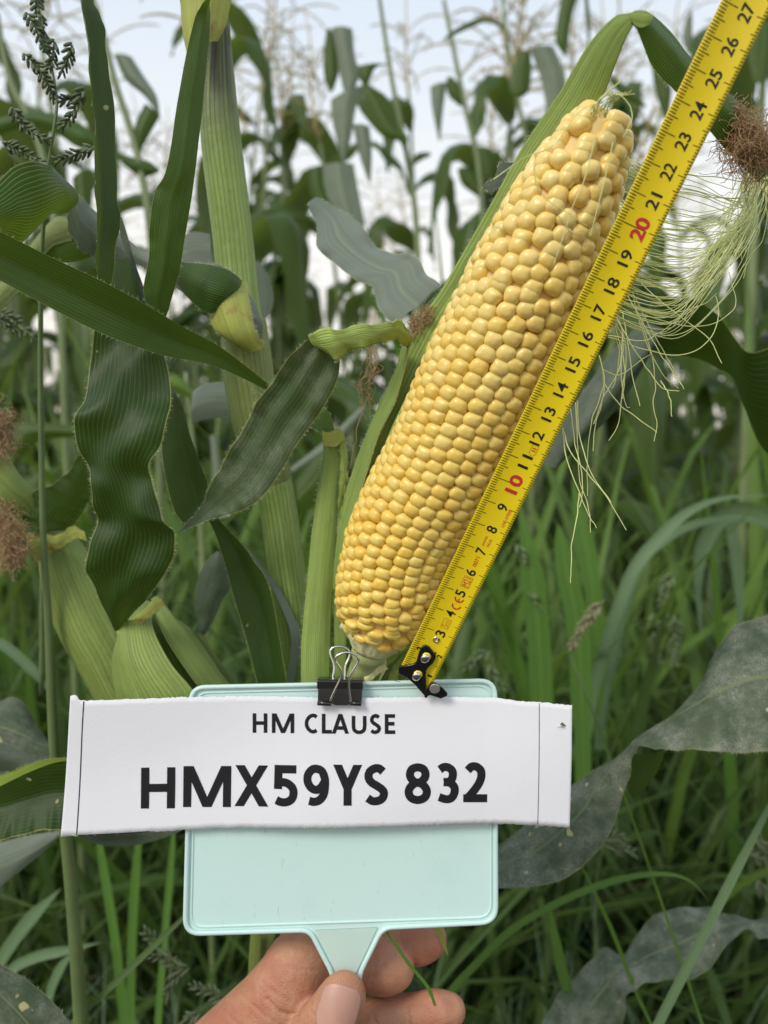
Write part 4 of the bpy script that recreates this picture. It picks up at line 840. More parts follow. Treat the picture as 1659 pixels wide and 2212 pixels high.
for P in [[(560, 440), (640, 470), (800, 490), (980, 440), (1060, 380)], [(600, 480), (760, 530), (900, 560), (1050, 545), (1150, 470), (1165, 400), (1130, 260)], [(460, 620), (640, 680), (800, 720), (930, 700), (1030, 620), (1070, 500), (1055, 390)],
          [(640, 320), (760, 430), (900, 540), (1010, 620), (1060, 710), (1090, 765)], [(460, 610), (640, 640), (740, 600), (860, 510), (980, 440)], [(560, 380), (650, 540), (740, 700), (850, 860), (880, 910)], [(590, 370), (700, 580), (800, 760), (870, 890)],
          [(600, 400), (640, 560), (700, 720), (780, 850), (850, 900)], [(500, 500), (600, 680), (680, 800), (760, 900), (850, 920)], [(540, 480), (560, 600), (600, 860), (635, 1000)], [(520, 520), (560, 700), (540, 900), (520, 1080), (465, 1195)],
          [(500, 560), (550, 780), (540, 960)], [(480, 560), (520, 700), (500, 860), (480, 900)], [(410, 720), (440, 860), (420, 1000), (390, 1100), (375, 1250)], [(430, 800), (520, 830), (640, 750), (700, 710)], [(440, 880), (520, 990), (640, 1080), (730, 1145)],
          [(620, 480), (690, 680), (720, 860), (710, 1000), (730, 1100), (715, 1195)], [(205, 1120), (250, 1250), (350, 1380), (450, 1500), (560, 1690)], [(205, 1130), (230, 1300), (290, 1450), (350, 1600), (395, 1675)], [(290, 970), (300, 1150), (350, 1330), (400, 1430), (475, 1535)],
          [(280, 980), (290, 1200), (300, 1400), (350, 1560), (365, 1700)], [(300, 1480), (290, 1600), (260, 1750), (255, 1900), (250, 1980)], [(250, 1010), (270, 1180), (310, 1350), (320, 1480), (300, 1560)], [(420, 760), (430, 900), (370, 1080), (345, 1300), (345, 1500)],
          [(750, 860), (800, 950), (812, 1060)], [(540, 600), (520, 800), (440, 940), (380, 1100)], [(500, 540), (545, 650), (530, 820), (555, 990), (580, 1010)]]:
    d = .298+rg.uniform(-.006, .012); strand(sm, [(*c26(*q), d) for q in P], .00026, .0003)
tag(sm.build('silk', M['silk'], COB), kind='stuff')
sb = MB()
for P in [[(560, 680, .251), (590, 640, .250), (640, 600, .249), (700, 540, .248), (755, 490, .247)]]: strand(sb, [(*c7(*q[:2]), q[2]) for q in P], .0003)
for k in range(16):
    x = rg.uniform(560, 660); strand(sb, [(*c7(x, 720+rg.uniform(-20, 10)), .262), (*c7(x+20, 660), .259), (*c7(x+60+rg.uniform(-20, 60), 600), .257), (*c7(x+110+rg.uniform(-30, 80), 570+rg.uniform(-10, 20)), .256)], .00018)
strand(sb, [(*c7(660, 610), .258), (*c7(740, 590), .256), (*c7(800, 650), .256), (*c7(815, 740), .256), (*c7(760, 850), .256)], .0002, .0002)
for P in [[(-40, 1110), (60, 1040), (180, 960), (330, 900), (480, 700), (600, 640)], [(210, 1030), (230, 1150), (310, 1250), (420, 1320), (540, 1400)], [(700, 880), (650, 1100), (600, 1300), (560, 1460)], [(590, 860), (520, 1120), (450, 1280), (380, 1500), (330, 1640)]]:
    d0 = .249; strand(sb, [(*c7(x, y), d0+.0045*(y-600)/340-(.0 if x > 100 else -.012)) for x, y in P], .0002, .0001)
tag(sb.build('silk', M['silk'], COB), kind='stuff')
sk2 = MB()
for P in [[(330, 1290), (420, 1420), (500, 1470), (570, 1500)], [(390, 1500), (420, 1440), (500, 1460), (560, 1550), (600, 1600)], [(420, 1420), (470, 1500), (545, 1530)]]:
    strand(sk2, [(*c7(x, y), .2515+.003*(y-1300)/340) for x, y in P], .00012, .0002)
for k in range(14):
    x = 400+rg.uniform(-30, 30); strand(sk2, [(*c46(x, 330), .33), (*c46(x+rg.uniform(-30, 20), 450), .332), (*c46(x-60+rg.uniform(-40, 50), 560), .332), (*c46(x-40+rg.uniform(-30, 40), 650+rg.uniform(-60, 80)), .333)], .00013, .003)
strand(sk2, [(*c46(340, 700), .332), (*c46(300, 860), .332), (*c46(280, 980), .333), (*c46(240, 1180), .333)], .00013, .001)
tag(sk2.build('silk', M['silkbrown'], COB, ), kind='stuff')
silkmass(COB, [(*c7(1420, 670), .285, 14), (*c7(1470, 780), .285, 30), (*c7(1520, 880), .285, 38), (*c7(1610, 950), .29, 40)], 700, 1, M['silkbrown'], r=.00011, curl=.8)
silkmass(COB, [(*c46(620, 245), .325, 14), (*c46(660, 200), .323, 14), (*c46(720, 120), .318, 10)], 260, 1, M['silkbrown'], r=.0001)

# ------------------------------------------------------------------ right-hand maize plants
P3 = empty('maize_plant', (.5, .5, 0), 'maize plant off the right edge, its dark leaf arching in behind the silk', 'maize plant')
leaf('leaf_blade', P3, [(640, 600), (700, 440), (760, 408), (850, 395), (960, 420), (1060, 490), (1130, 580), (1200, 680), (1260, 705), (1344, 680), (1450, 620)],
     [(620, 660), (690, 690), (740, 700), (850, 720), (950, 740), (1060, 790), (1160, 860), (1230, 1060), (1290, 1200), (1360, 1290), (1480, 1420)], M['leafarch'], [.42, .41, .40, .395, .395, .39, .39, .385, .385, .385, .385], [.43, .43, .43, .43, .43, .43, .43, .43, .43, .43, .43], belly=.003, cf=c26, n=70, m=18, hair=60, label='dark green arching leaf blade', seed=61)
leaf('leaf_blade', P3, [(700, 440), (600, 580), (480, 700), (370, 850), (300, 950), (200, 1100), (90, 1320)], [(700, 640), (640, 800), (560, 950), (470, 1060), (380, 1150), (260, 1260), (170, 1350)], M['leafdark'], .42, .425, belly=.012, cf=c26, n=50, m=18, label='rolled grey leaf blade going behind the tape', seed=62)
P4 = empty('maize_plant', (.55, .45, 0), 'maize plant off the lower right, with large dusty grey leaves', 'maize plant')
leaf('leaf_blade', P4, [(1500, 190), (1400, 205), (1290, 245), (1220, 330), (1150, 450), (1080, 560), (1020, 650), (940, 730), (860, 790), (760, 862), (650, 930), (520, 1010), (430, 1070), (310, 1180), (180, 1290), (30, 1400)],
     [(1500, 865), (1400, 870), (1300, 873), (1200, 872), (1100, 866), (1000, 857), (920, 852), (850, 852), (800, 862), (770, 900), (752, 1000), (720, 1130), (640, 1320), (470, 1470), (330, 1530), (100, 1550)], M['leafdust'],
     [.40, .40, .40, .40, .40, .402, .405, .407, .41, .41, .415, .42, .42, .42, .42, .42], [.36, .36, .365, .365, .37, .375, .38, .385, .39, .395, .395, .395, .39, .39, .39, .39], belly=.004, ruffle=.001, rf=4, cf=c8, n=100, m=26, hair=150, label='large twisted dusty leaf blade behind the label', seed=63)
leaf('leaf_blade', P4, [(775, 880), (752, 950), (748, 1050), (770, 1100)], [(930, 858), (915, 920), (880, 1000), (830, 1050)], M['leaf'], .41, .415, belly=.003, cf=c8, n=24, seed=64)
P5 = empty('maize_plant', (.6, .55, 0), 'low maize plant beyond the bottom right, one wavy fallen leaf', 'maize plant')
leaf('leaf_blade', P5, [(1500, 1690), (1400, 1678), (1300, 1690), (1200, 1670), (1100, 1625), (990, 1640), (890, 1680), (800, 1760), (730, 1850), (640, 1850), (570, 1900), (470, 1990), (400, 2090), (330, 2230)],
     [(1500, 1800), (1430, 1790), (1370, 1745), (1290, 1790), (1200, 1880), (1120, 1960), (1020, 2005), (920, 2000), (820, 2005), (765, 2060), (745, 2150), (720, 2212), (660, 2290), (560, 2400)], M['leafdust'],
     (.52, .50), (.49, .47), belly=.004, fold=.003, ruffle=.0025, rf=4, cf=c8, n=80, m=20, label='wavy grey leaf blade lying low', seed=65)
# left-hand lower leaves
P6 = empty('maize_plant', (-.5, .5, 0), 'maize plant off the lower left, its leaves passing behind the label', 'maize plant')
leaf('leaf_blade', P6, [(-60, 850), (0, 835), (100, 795), (200, 760), (300, 742), (400, 733), (560, 700)], [(-60, 1205), (0, 1195), (120, 1165), (250, 1135), (360, 1140), (460, 1150), (600, 1120)], M['leaf'], .37, .365, fold=.005, belly=-.002, ruffle=.001, cf=c36, n=60, m=20, hair=100, label='dark green leaf blade with a bright folded edge', seed=66)
leaf('leaf_blade', P6, [(-60, 870), (0, 835), (100, 800), (200, 758), (300, 738), (400, 732)], [(-60, 920), (0, 893), (100, 845), (200, 800), (300, 765), (400, 748)], M['huskinner'], .362, .363, cf=c36, n=40, m=6, seed=67)
leaf('leaf_blade', P6, [(-60, 470), (0, 425), (70, 400), (140, 440), (210, 560), (270, 650), (290, 740)], [(-60, 640), (0, 740), (60, 800), (110, 820), (170, 810), (230, 790), (288, 760)], M['leafdust'], .46, .44, belly=.006, cf=c36, n=40, m=16, label='grey leaf blade curling over at the left edge', seed=68)
leaf('leaf_blade', P6, [(-60, 640), (0, 650), (100, 690), (200, 720), (290, 735)], [(-60, 860), (0, 840), (100, 830), (200, 820), (290, 760)], M['leafdark'], .43, belly=.003, cf=c36, n=30, seed=69)
leaf('leaf_blade', P6, [(-60, 1230), (60, 1190), (200, 1160), (340, 1140)], [(-60, 1490), (0, 1450), (130, 1350), (250, 1250), (340, 1160)][:5], M['leafgrey'], .46, cf=c36, n=30, seed=70) if False else None
leaf('leaf_blade', P6, [(-60, 1230), (60, 1190), (200, 1160), (290, 1148), (345, 1140)], [(-60, 1490), (0, 1450), (130, 1350), (250, 1250), (345, 1160)], M['leafgrey'], .45, belly=.003, cf=c36, n=30, seed=70)
leaf('leaf_blade', P6, [(380, 1080), (500, 1070), (640, 1050), (800, 1050), (950, 1060), (1060, 1080)], [(410, 1150), (500, 1205), (640, 1227), (800, 1212), (950, 1165), (1060, 1110)], M['leafdark'], .385, .38, belly=.003, cf=c36, n=40, seed=71)
leaf('leaf_blade', P6, [(-160, 1800), (-60, 1840), (0, 1880), (120, 1950), (230, 2030), (330, 2130), (410, 2250), (450, 2400)], [(-160, 2000), (-120, 2080), (-60, 2160), (0, 2240), (60, 2330), (120, 2420), (200, 2500), (300, 2560)], M['leafdust'], .37, .36, belly=.005, cf=c36, n=50, m=20, hair=60, label='dark velvety leaf blade in the bottom left corner', seed=72)
for k, (A, B, mt, d) in enumerate([([(1390, 1700), (1380, 1850), (1370, 2000), (1340, 2150)], [(1450, 1700), (1440, 1850), (1420, 2000), (1390, 2150)], 'huskear', .40), ([(1455, 1700), (1440, 1800), (1430, 1950), (1400, 2100)], [(1530, 1700), (1510, 1780), (1490, 1850), (1440, 2050)], 'sheath', .405)]):
    leaf('leaf_blade', P1, A, B, M[mt], d, belly=.003, cf=c36, n=24, m=8, seed=80+k)

# ------------------------------------------------------------------ tape measure
def camv(x, y, z): return RIGHT*x - UP*y + FWD*z
T0 = CAM+camv(.0108, .0757, .3280); TT = camv(.3818, -.8704, -.3107).normalized(); TW = camv(.9235, .3729, .0900).normalized()
TN = TT.cross(TW).normalized()
if TN.dot(FWD) > 0: TN = -TN
TW = TW*1.0; HWT = .00775
def tp(n, v, off=0.0):
    """n centimetres from the hook, v millimetres from the middle line"""
    q = v*.001/HWT; return T0+TT*(n*.01)+TW*(v*.001)+TN*(.0009*q*q+off)
TAPE = empty('tape_measure', T0, 'yellow metal tape measure laid along the cob, numbers 1 to 27', 'tape measure')
vs, fs, us = [], [], []; NL, NW = 90, 10
for i in range(NL+1):
    for j in range(NW+1):
        u_ = j/NW; n_ = (.62-.5*u_)+(31-(.62-.5*u_))*i/NL; vs.append(tp(n_, (j/NW*2-1)*HWT*1000)); us.append((j/NW, n_*.01))
for i in range(NL):
    for j in range(NW): k = i*(NW+1)+j; fs.append((k, k+1, k+NW+2, k+NW+1))
bl = link('blade', mesh('blade', vs, fs, M['tapeY'], us), TAPE); md = bl.modifiers.new('t', 'SOLIDIFY'); md.thickness = .00014; md.offset = -1 if (vs[1]-vs[0]).cross(vs[NW+1]-vs[0]).dot(TN) > 0 else 1
def txt_mesh(body, bold=0.0, res=4):
    cu = bpy.data.curves.new('t', 'FONT'); cu.body = body; cu.size = 1; cu.offset = bold; cu.resolution_u = res; cu.fill_mode = 'FRONT'
    ob = bpy.data.objects.new('t', cu); C.objects.link(ob); dg = bpy.context.evaluated_depsgraph_get(); me = bpy.data.meshes.new_from_object(ob.evaluated_get(dg))
    vs = [Vector(v.co) for v in me.vertices]; fs = [tuple(p.vertices) for p in me.polygons]
    bpy.data.objects.remove(ob); bpy.data.curves.remove(cu); bpy.data.meshes.remove(me)
    x0 = min(v.x for v in vs); x1 = max(v.x for v in vs); y0 = min(v.y for v in vs); y1 = max(v.y for v in vs)
    return [((v.x-x0)/(x1-x0)-.5, (v.y-y0)/(y1-y0)-.5) for v in vs], fs, (x1-x0)/(y1-y0)
_tc = {}
def on_tape(mb, body, n, v, length, height, bold=.03):
    """length, height in mm; reads along the tape, top towards the left edge"""
    if (body, bold) not in _tc: _tc[(body, bold)] = txt_mesh(body, bold)
    vv, ff, ar = _tc[(body, bold)]
    if length is None: length = height*ar
    b0 = len(mb.v)
    for x, y in vv: mb.v.append(tp(n+x*length*.1, v-y*height, .00012)); mb.u.append((0, 0))
    mb.f += [tuple(i+b0 for i in f) for f in ff]
    mb.done()
def bar(mb, n0, v0, n1, v1, wmm):
    """a stroke between two points of the tape; widths in mm"""
    a = Vector((n0*10, v0)); b_ = Vector((n1*10, v1)); L = (b_-a).length; d = (b_-a)/L; s = Vector((-d.y, d.x))*wmm/2; k = max(1, int(L/1.2))
    b0 = len(mb.v)
    for i in range(k+1):
        q = a+(b_-a)*i/k
        for sg in (-1, 1): w_ = q+s*sg; mb.v.append(tp(w_.x/10, w_.y, .00011)); mb.u.append((0, 0))
    for i in range(k): j = b0+i*2; mb.f.append((j, j+1, j+3, j+2))
tk = MB(); HV = HWT*1000
for i in range(2, 300):
    n_ = i/10
    Ll = 6.0 if i % 10 == 0 else (4.2 if i % 5 == 0 else 2.8); Lr = 2.9 if i % 10 == 0 else (2.2 if i % 5 == 0 else 1.25)
    if i % 100 == 0: Ll = 11.5
    if n_ < 2.05: Ll = 4.2 if i % 5 == 0 and i % 10 else Ll
    bar(tk, n_, -HV+.1, n_, -HV+Ll, .25); bar(tk, n_, HV-.1, n_, HV-Lr, .22)
tk.build('graduation_marks', M['tapeink'], TAPE)
class TB(MB):
    '''prints of one colour; each call of done() makes what is pending a part of its own'''
    def __init__(s, nm, mt): super().__init__(); s.nm = nm; s.mt = mt
    def done(s):
        if s.v: MB.build(s, s.nm, s.mt, TAPE); s.v = []; s.f = []; s.u = []
nb_ = TB('number', M['tapeink']); nr_ = TB('red_marking', M['tapered']); no_ = TB('small_marking', M['tapeorange'])
for n_ in range(2, 31):
    if n_ % 10 == 0: on_tape(nr_, str(n_), n_, 1.5, 7.5, 5.1, .03)
    else: on_tape(nb_, str(n_), n_-.03, 1.4, 2.6 if n_ < 10 else 5.2, 4.2, .015)
on_tape(nb_, '1', 1, -3.9, 1.2, 2.2, .04); on_tape(nb_, '2', 2, -3.9, 1.7, 2.3, .04); on_tape(nb_, '1', .98, 5.2, 1.0, 1.9, .03); on_tape(nb_, '2', 2.0, 5.2, 1.5, 1.9, .03)
# CE mark drawn as strokes
def arc(mb, n, v, r, a0, a1, wmm, k=10):
    P = [(n+r*.1*math.cos(a0+(a1-a0)*i/k), v-r*math.sin(a0+(a1-a0)*i/k)) for i in range(k+1)]
    for p_, q_ in zip(P, P[1:]): bar(mb, p_[0], p_[1], q_[0], q_[1], wmm)
arc(nr_, 4.42, 2.2, 1.75, PI*.5, PI*1.5, .6); arc(nr_, 4.75, 2.0, 1.75, PI*.5, PI*1.5, .6); bar(nr_, 4.60, 2.0, 4.74, 2.0, .5); nr_.done()
on_tape(no_, '5m', 3.48, 1.65, 3.3, 2.3, -.012)
def box(mb, n0, n1, v0, v1, wmm):
    bar(mb, n0, v0, n1, v0, wmm); bar(mb, n1, v0, n1, v1, wmm); bar(mb, n1, v1, n0, v1, wmm); bar(mb, n0, v1, n0, v0, wmm)
box(no_, 3.26, 3.70, .1, 3.2, .16); on_tape(nr_, 'M21', 5.52, 1.7, 3.9, 2.7, 0); box(no_, 5.28, 5.76, -.1, 3.4, .16)
on_tape(nr_, '0071', 6.48, 1.5, 4.4, 1.7, .01); on_tape(nr_, 'JIANG', 7.42, 1.0, 4.2, 1.25, .005); on_tape(nr_, 'HUA', 7.42, 2.9, 3.4, 1.2, .005)
on_tape(nr_, 'LNE-37058', 8.62, 4.6, 7.6, 1.25, .005); on_tape(no_, 'II', 11.52, 2.4, 1.5, 1.5, .01)
for q in (0, 1): arc(no_, 11.40+.24*q, 2.4, 1.25, PI*.5+PI*q, PI*1.5+PI*q, .16)
bar(no_, 11.40, 1.15, 11.64, 1.15, .16); bar(no_, 11.40, 3.65, 11.64, 3.65, .16)
for q in (nb_, nr_, no_): q.done()
# hook
def plate(name, P, cf, pt, nrm, th, mat, parent, bevel=.0003):
    bm = bmesh.new(); vv = [bm.verts.new(on_plane(*cf(*q), pt, nrm)) for q in P]; f = bm.faces.new(vv)
    if f.normal.dot(nrm) < 0: pass
    bm.normal_update(); n = f.normal.copy()
    r = bmesh.ops.extrude_face_region(bm, geom=[f]); bmesh.ops.translate(bm, verts=[g for g in r['geom'] if isinstance(g, bmesh.types.BMVert)], vec=nrm*(-th))
    bmesh.ops.recalc_face_normals(bm, faces=bm.faces)
    me = bpy.data.meshes.new(name); bm.to_mesh(me); bm.free(); me.materials.append(mat)
    o = link(name, me, parent)
    if bevel: md = o.modifiers.new('b', 'BEVEL'); md.width = bevel; md.segments = 3; md.limit_method = 'ANGLE'; md.angle_limit = R_(50)
    me.polygons.foreach_set('use_smooth', [True]*len(me.polygons)); me.shade_smooth() if hasattr(me, 'shade_smooth') else None
    wn = o.modifiers.new('wn', 'WEIGHTED_NORMAL'); wn.keep_sharp = False
    return o
tpt = T0+TN*.0022
hk = plate('hook', [(270, 1190), (430, 1180), (590, 1140), (640, 1090), (665, 1000), (700, 880), (745, 790), (790, 740), (850, 730), (930, 765), (1010, 870), (1072, 960), (1060, 1040), (1000, 1140), (905, 1225), (862, 1290), (850, 1400), (855, 1600), (860, 1740), (840, 1860), (800, 1830), (700, 1720), (600, 1600), (420, 1450), (245, 1360), (245, 1250)], cK, tpt, TN, .0012, M['blackm'], TAPE, .0004)
fn = (TN*.8+FWD*-.4+UP*-.15).normalized()
plate('hook_foot', [(810, 1850), (800, 1780), (880, 1700), (960, 1560), (1060, 1560), (1230, 1680), (1325, 1790), (1325, 1850), (1180, 1912), (1100, 1885), (950, 1838), (900, 1850), (870, 1900), (820, 1890)], cK, V(*cK(1000, 1760), .3260), fn, .0010, M['blackm'], TAPE, .0003)
mg = MB(); mc = on_plane(*cK(1045, 1685), V(*cK(1000, 1760), .3256), fn); bx_ = basis(fn)
mg.tube([mc-fn*.0004, mc+fn*.00015, mc+fn*.0002], [.0022, .0022, .0019], 28); mg.build('magnet', M['magnet'], TAPE)
for x, y, r in ((830, 1015, .00205), (640, 1410, .00205)):
    mb = MB(); q = on_plane(*cK(x, y), tpt, TN); mb.ball(q+TN*.0002, (TW, TT, TN), r*.92, r*1.05, .0011, 24, 12); mb.build('rivet', M['steel'], TAPE)
    mb = MB(); q2 = on_plane(*cK(x+30, y-38), tpt, TN); mb.tube([q2-TN*.0001, q2+TN*.00006], .00190, 24); mb.build('slot', M['tapeY'], TAPE)
mb = MB(); ec = on_plane(*cK(1080, 600), T0+TN*.0002, TN)
nu, nv = 28, 10
for i in range(nu):
    a = 2*PI*i/nu; rd = TW*math.cos(a)+TT*math.sin(a)
    for j in range(nv):
        b_ = 2*PI*j/nv; mb.v.append(ec+rd*(.00105+.00042*math.cos(b_))+TN*(.00035*math.sin(b_)+.0001)); mb.u.append((0, 0))
for i in range(nu):
    for j in range(nv): mb.f.append((i*nv+j, ((i+1) % nu)*nv+j, ((i+1) % nu)*nv+(j+1) % nv, i*nv+(j+1) % nv))
mb.build('eyelet', M['steel'], TAPE)

# ------------------------------------------------------------------ mint board, paper, clip
BN = (-FWD + UP*.06 + RIGHT*.015).normalized(); BP = V(740, 1500, .3345)
def bd(x, y, off=0.0): return on_plane(x, y, BP, BN)+BN*off
BOARD = empty('paddle_board', bd(740, 2100), 'mint green plastic paddle with raised rim and short handle, held by the hand', 'paddle')
def rounded(P, r):
    out = []
    n = len(P)
    for i in range(n):
        p_, a, b_ = Vector(P[i][:2]), Vector(P[i-1][:2]), Vector(P[(i+1) % n][:2]); rr = P[i][2] if len(P[i]) > 2 else r
        u = (a-p_).normalized(); v = (b_-p_).normalized(); L = min(rr, (a-p_).length*.48, (b_-p_).length*.48)
        for k in range(7):
            t = k/6; out.append(tuple((p_+u*L)*(1-t)**2+p_*2*t*(1-t)+(p_+v*L)*t*t))
    return out
outl = rounded([(414, 1485, 30), (1069, 1470, 34), (1071, 1991, 34), (826, 2003, 22), (779, 2098, 14), (772, 2145, 6), (726, 2145, 6), (717, 2100, 14), (669, 2008, 20), (400, 2016, 34)], 30)
pan = plate('panel', outl, lambda x, y: (x, y), BP-BN*.0004, BN, .0018, M['mint'], BOARD, 0)
rim = MB(); cl = outl+[outl[0], outl[1]]; cen = Vector((740, 1750))
W = []
for q in cl: W.append(bd(*(q), .0003))
rim.tube(W, .00105, 10, False); rim.build('rim', M['mint'], BOARD)
inn = MB(); O2 = rounded([(424, 1497, 26), (1060, 1481, 30), (1061, 1982, 30), (412, 2004, 30)], 30); O2 += O2[:2]
inn.tube([bd(*q, -.00035) for q in O2], .0005, 8, False).build('inner_rim', M['mint'], BOARD)
plate('neck', [(682, 2010), (815, 2004), (765, 2110), (764, 2143), (730, 2143), (730, 2105)], lambda x, y: (x, y), BP+BN*.0002, BN, .0006, M['mintdark'], BOARD, 0)

# paper
def pap(x, y, off=0.0):
    u = (x-690)/540; v = (y-1650)/150
    bow = .0013+.0012*(u*u) + .0011*math.sin(u*3.1+v*.7)+.0005*math.sin(u*7+1)+.0007*math.sin(v*2.2+u*2) + (.0022*max(0, u-.66)*3) + .0016*max(0, -u-.85)
    return bd(x, y)+BN*(bow+.0026+off)
PAP = empty('paper_label', pap(690, 1650), 'torn white paper label reading HM CLAUSE HMX59YS 832', 'label')
topE = spline([(165, 1497), (178, 1496), (192, 1507), (300, 1505), (430, 1503), (560, 1502), (700, 1504), (850, 1503), (980, 1502), (1070, 1503), (1110, 1508), (1160, 1510), (1225, 1516)], 240)
botE = spline([(141, 1798), (174, 1797), (250, 1793), (330, 1790), (430, 1785), (500, 1782), (600, 1781), (720, 1779), (850, 1776), (980, 1773), (1080, 1771), (1155, 1772), (1222, 1777)], 240)
rg = random.Random(2); vs, fs, us = [], [], []; n1, n2 = 240, 24
# even the two edges by x
def at_x(E, x):
    for a, b_ in zip(E, E[1:]):
        if a[0] <= x <= b_[0]: f = (x-a[0])/(b_[0]-a[0]); return a[1]+(b_[1]-a[1])*f
    return E[-1][1] if x > E[-1][0] else E[0][1]
for i in range(n1):
    f = i/(n1-1); xt = 165+(1225-165)*f; xb = 141+(1222-141)*f
    yt = at_x(topE, xt)+1.6*noise.noise(Vector((i*.7, 0, 0)))+1.0*rg.uniform(-1, 1); yb = at_x(botE, xb)+1.4*noise.noise(Vector((i*.6, 5, 0)))+1.2*rg.uniform(-1, 1)
    for j in range(n2): g = j/(n2-1); vs.append(pap(xt+(xb-xt)*g, yt+(yb-yt)*g)); us.append((f, g))
for i in range(n1-1):
    for j in range(n2-1): k = i*n2+j; fs.append((k, k+1, k+n2+1, k+n2))
o = link('sheet', mesh('sheet', vs, fs, M['paper'], us), PAP); md = o.modifiers.new('t', 'SOLIDIFY'); md.thickness = .0001; md.offset = 0
GL = {'H': [('l', (0, 0), (0, 1)), ('l', (1, 0), (1, 1)), ('l', (0, .5), (1, .5))],
      'M': [('l', (0, 0), (0, 1)), ('l', (1, 0), (1, 1)), ('d', (.04, 1), (.5, 0)), ('d', (.96, 1), (.5, 0))],
      'C': [('s', (1, .90), (.78, 1), (.45, .98), (.12, .78), (0, .5), (.12, .22), (.45, .02), (.78, 0), (1, .09))],
      'L': [('l', (0, 0), (0, 1)), ('l', (0, 0), (1, 0))], 'A': [('d', (0, 0), (.5, 1)), ('d', (1, 0), (.5, 1)), ('l', (.22, .24), (.78, .24))],
      'U': [('s', (0, 1), (0, .7), (0, .4), (.06, .14), (.3, 0), (.5, -.015), (.7, 0), (.94, .14), (1, .4), (1, .7), (1, 1))],
      'S': [('s', (.92, .90), (.70, 1), (.42, 1.0), (.13, .90), (.06, .72), (.24, .57), (.55, .47), (.85, .36), (.98, .24), (.88, .08), (.60, 0), (.28, 0), (0, .09))],
      'E': [('l', (0, 0), (0, 1)), ('l', (0, 0), (1, 0)), ('l', (0, 1), (.97, 1)), ('l', (0, .52), (.88, .52))],
      'X': [('d', (.02, 0), (.96, 1)), ('d', (.98, 0), (.04, 1))],
      '5': [('l', (.12, 1), (.92, 1)), ('l', (.12, 1), (.10, .52)), ('s', (.04, .54), (.30, .60), (.60, .58), (.90, .46), (1, .29), (.90, .10), (.60, 0), (.26, 0), (0, .06))],
      '9': [('s', (.95, .60), (.80, .46), (.55, .37), (.25, .42), (.04, .60), (.05, .82), (.27, .98), (.52, 1.01), (.80, .95), (.97, .75), (1, .52), (.93, .24), (.70, .06), (.40, 0), (.12, .03))],
      'Y': [('d', (.03, 1), (.5, .40)), ('d', (.97, 1), (.5, .40)), ('l', (.5, 0), (.5, .46))],
      '8': [('c', (.5, .53), (.80, .62), (.93, .78), (.82, .95), (.5, 1.01), (.18, .95), (.07, .78), (.20, .62)), ('c', (.5, .54), (.84, .44), (1, .26), (.88, .07), (.5, -.01), (.12, .07), (0, .26), (.16, .44))],
      '3': [('s', (.05, .92), (.30, 1.0), (.60, .99), (.86, .88), (.88, .70), (.70, .56), (.30, .53)), ('s', (.30, .53), (.70, .51), (.98, .38), (1, .20), (.80, .03), (.45, -.01), (0, .06))],
      '2': [('s', (.04, .88), (.28, 1.0), (.58, 1.0), (.85, .88), (.88, .68), (.72, .46), (.40, .22), (.05, .02)), ('l', (.02, 0), (1, 0))]}
def glyph(ch, x0, x1, yt, yb, wpx):
    """one printed letter in the box x0..x1, yt..yb of the paper, stroke wpx"""
    mb = MB(); h = wpx/2; X0, X1, Y0, Y1 = x0+h, x1-h, yb-h, yt+h; z = .00015
    mp = lambda q: (X0+(X1-X0)*q[0], Y0+(Y1-Y0)*q[1])
    for st in GL[ch]:
        z += .000012; k = st[0]; P = [mp(q) for q in st[1:]]
        if k == 'd':
            (ax, ay), (bx, by) = P
            def ex(q, y): return yb if q[1] == 0 else (yt if q[1] == 1 else y)
            ay2, by2 = ex(st[1], ay), ex(st[2], by)
            sl = abs(by2-ay2)/math.hypot(bx-ax, by2-ay2); hh = h/sl
            V4 = [(ax-hh, ay2), (ax+hh, ay2), (bx+hh, by2), (bx-hh, by2)]
            b0 = len(mb.v); mb.v += [pap(*q, z) for q in V4]; mb.u += [(0, 0)]*4; mb.f.append((b0, b0+1, b0+2, b0+3)); continue
        if k == 'l':
            (ax, ay), (bx, by) = P; L = math.hypot(bx-ax, by-ay); d = ((bx-ax)/L, (by-ay)/L)
            P = [(ax-d[0]*h, ay-d[1]*h), (bx+d[0]*h, by+d[1]*h)]; cl_ = False
        else: cl_ = k == 'c'; P = spline(P[-2:]+P+P[:3], 90)[:] if cl_ else spline(P, 60)
        if cl_:
            n_ = len(st)-1; P = [mp(q) for q in st[1:]]; P = spline(P[-2:]+P+P[:3], (n_+4)*8+1)[16:16+n_*8+1]
        b0 = len(mb.v); n_ = len(P)
        for i in range(n_):
            a_, b_ = P[max(i-1, 0)], P[min(i+1, n_-1)]
            if cl_: a_, b_ = P[i-1 if i else -2], P[i+1 if i < n_-1 else 1]
            L = math.hypot(b_[0]-a_[0], b_[1]-a_[1]) or 1; nx, ny = -(b_[1]-a_[1])/L*h, (b_[0]-a_[0])/L*h
            for sg in (-1, 1): mb.v.append(pap(P[i][0]+nx*sg, P[i][1]+ny*sg, z)); mb.u.append((0, 0))
        for i in range(n_-1): q = b0+i*2; mb.f.append((q, q+1, q+3, q+2))
    return mb.build('letter', M['ink'], PAP, smooth=False)
for ch, a, b_ in zip('HMCLAUSE', (400, 498, 665, 752, 803, 903, 993, 1070), (475, 612, 735, 803, 889, 978, 1052, 1123)):
    p_ = c4(a, 573); q_ = c4(b_, 672); glyph(ch, p_[0], q_[0], p_[1], q_[1], 7.9)
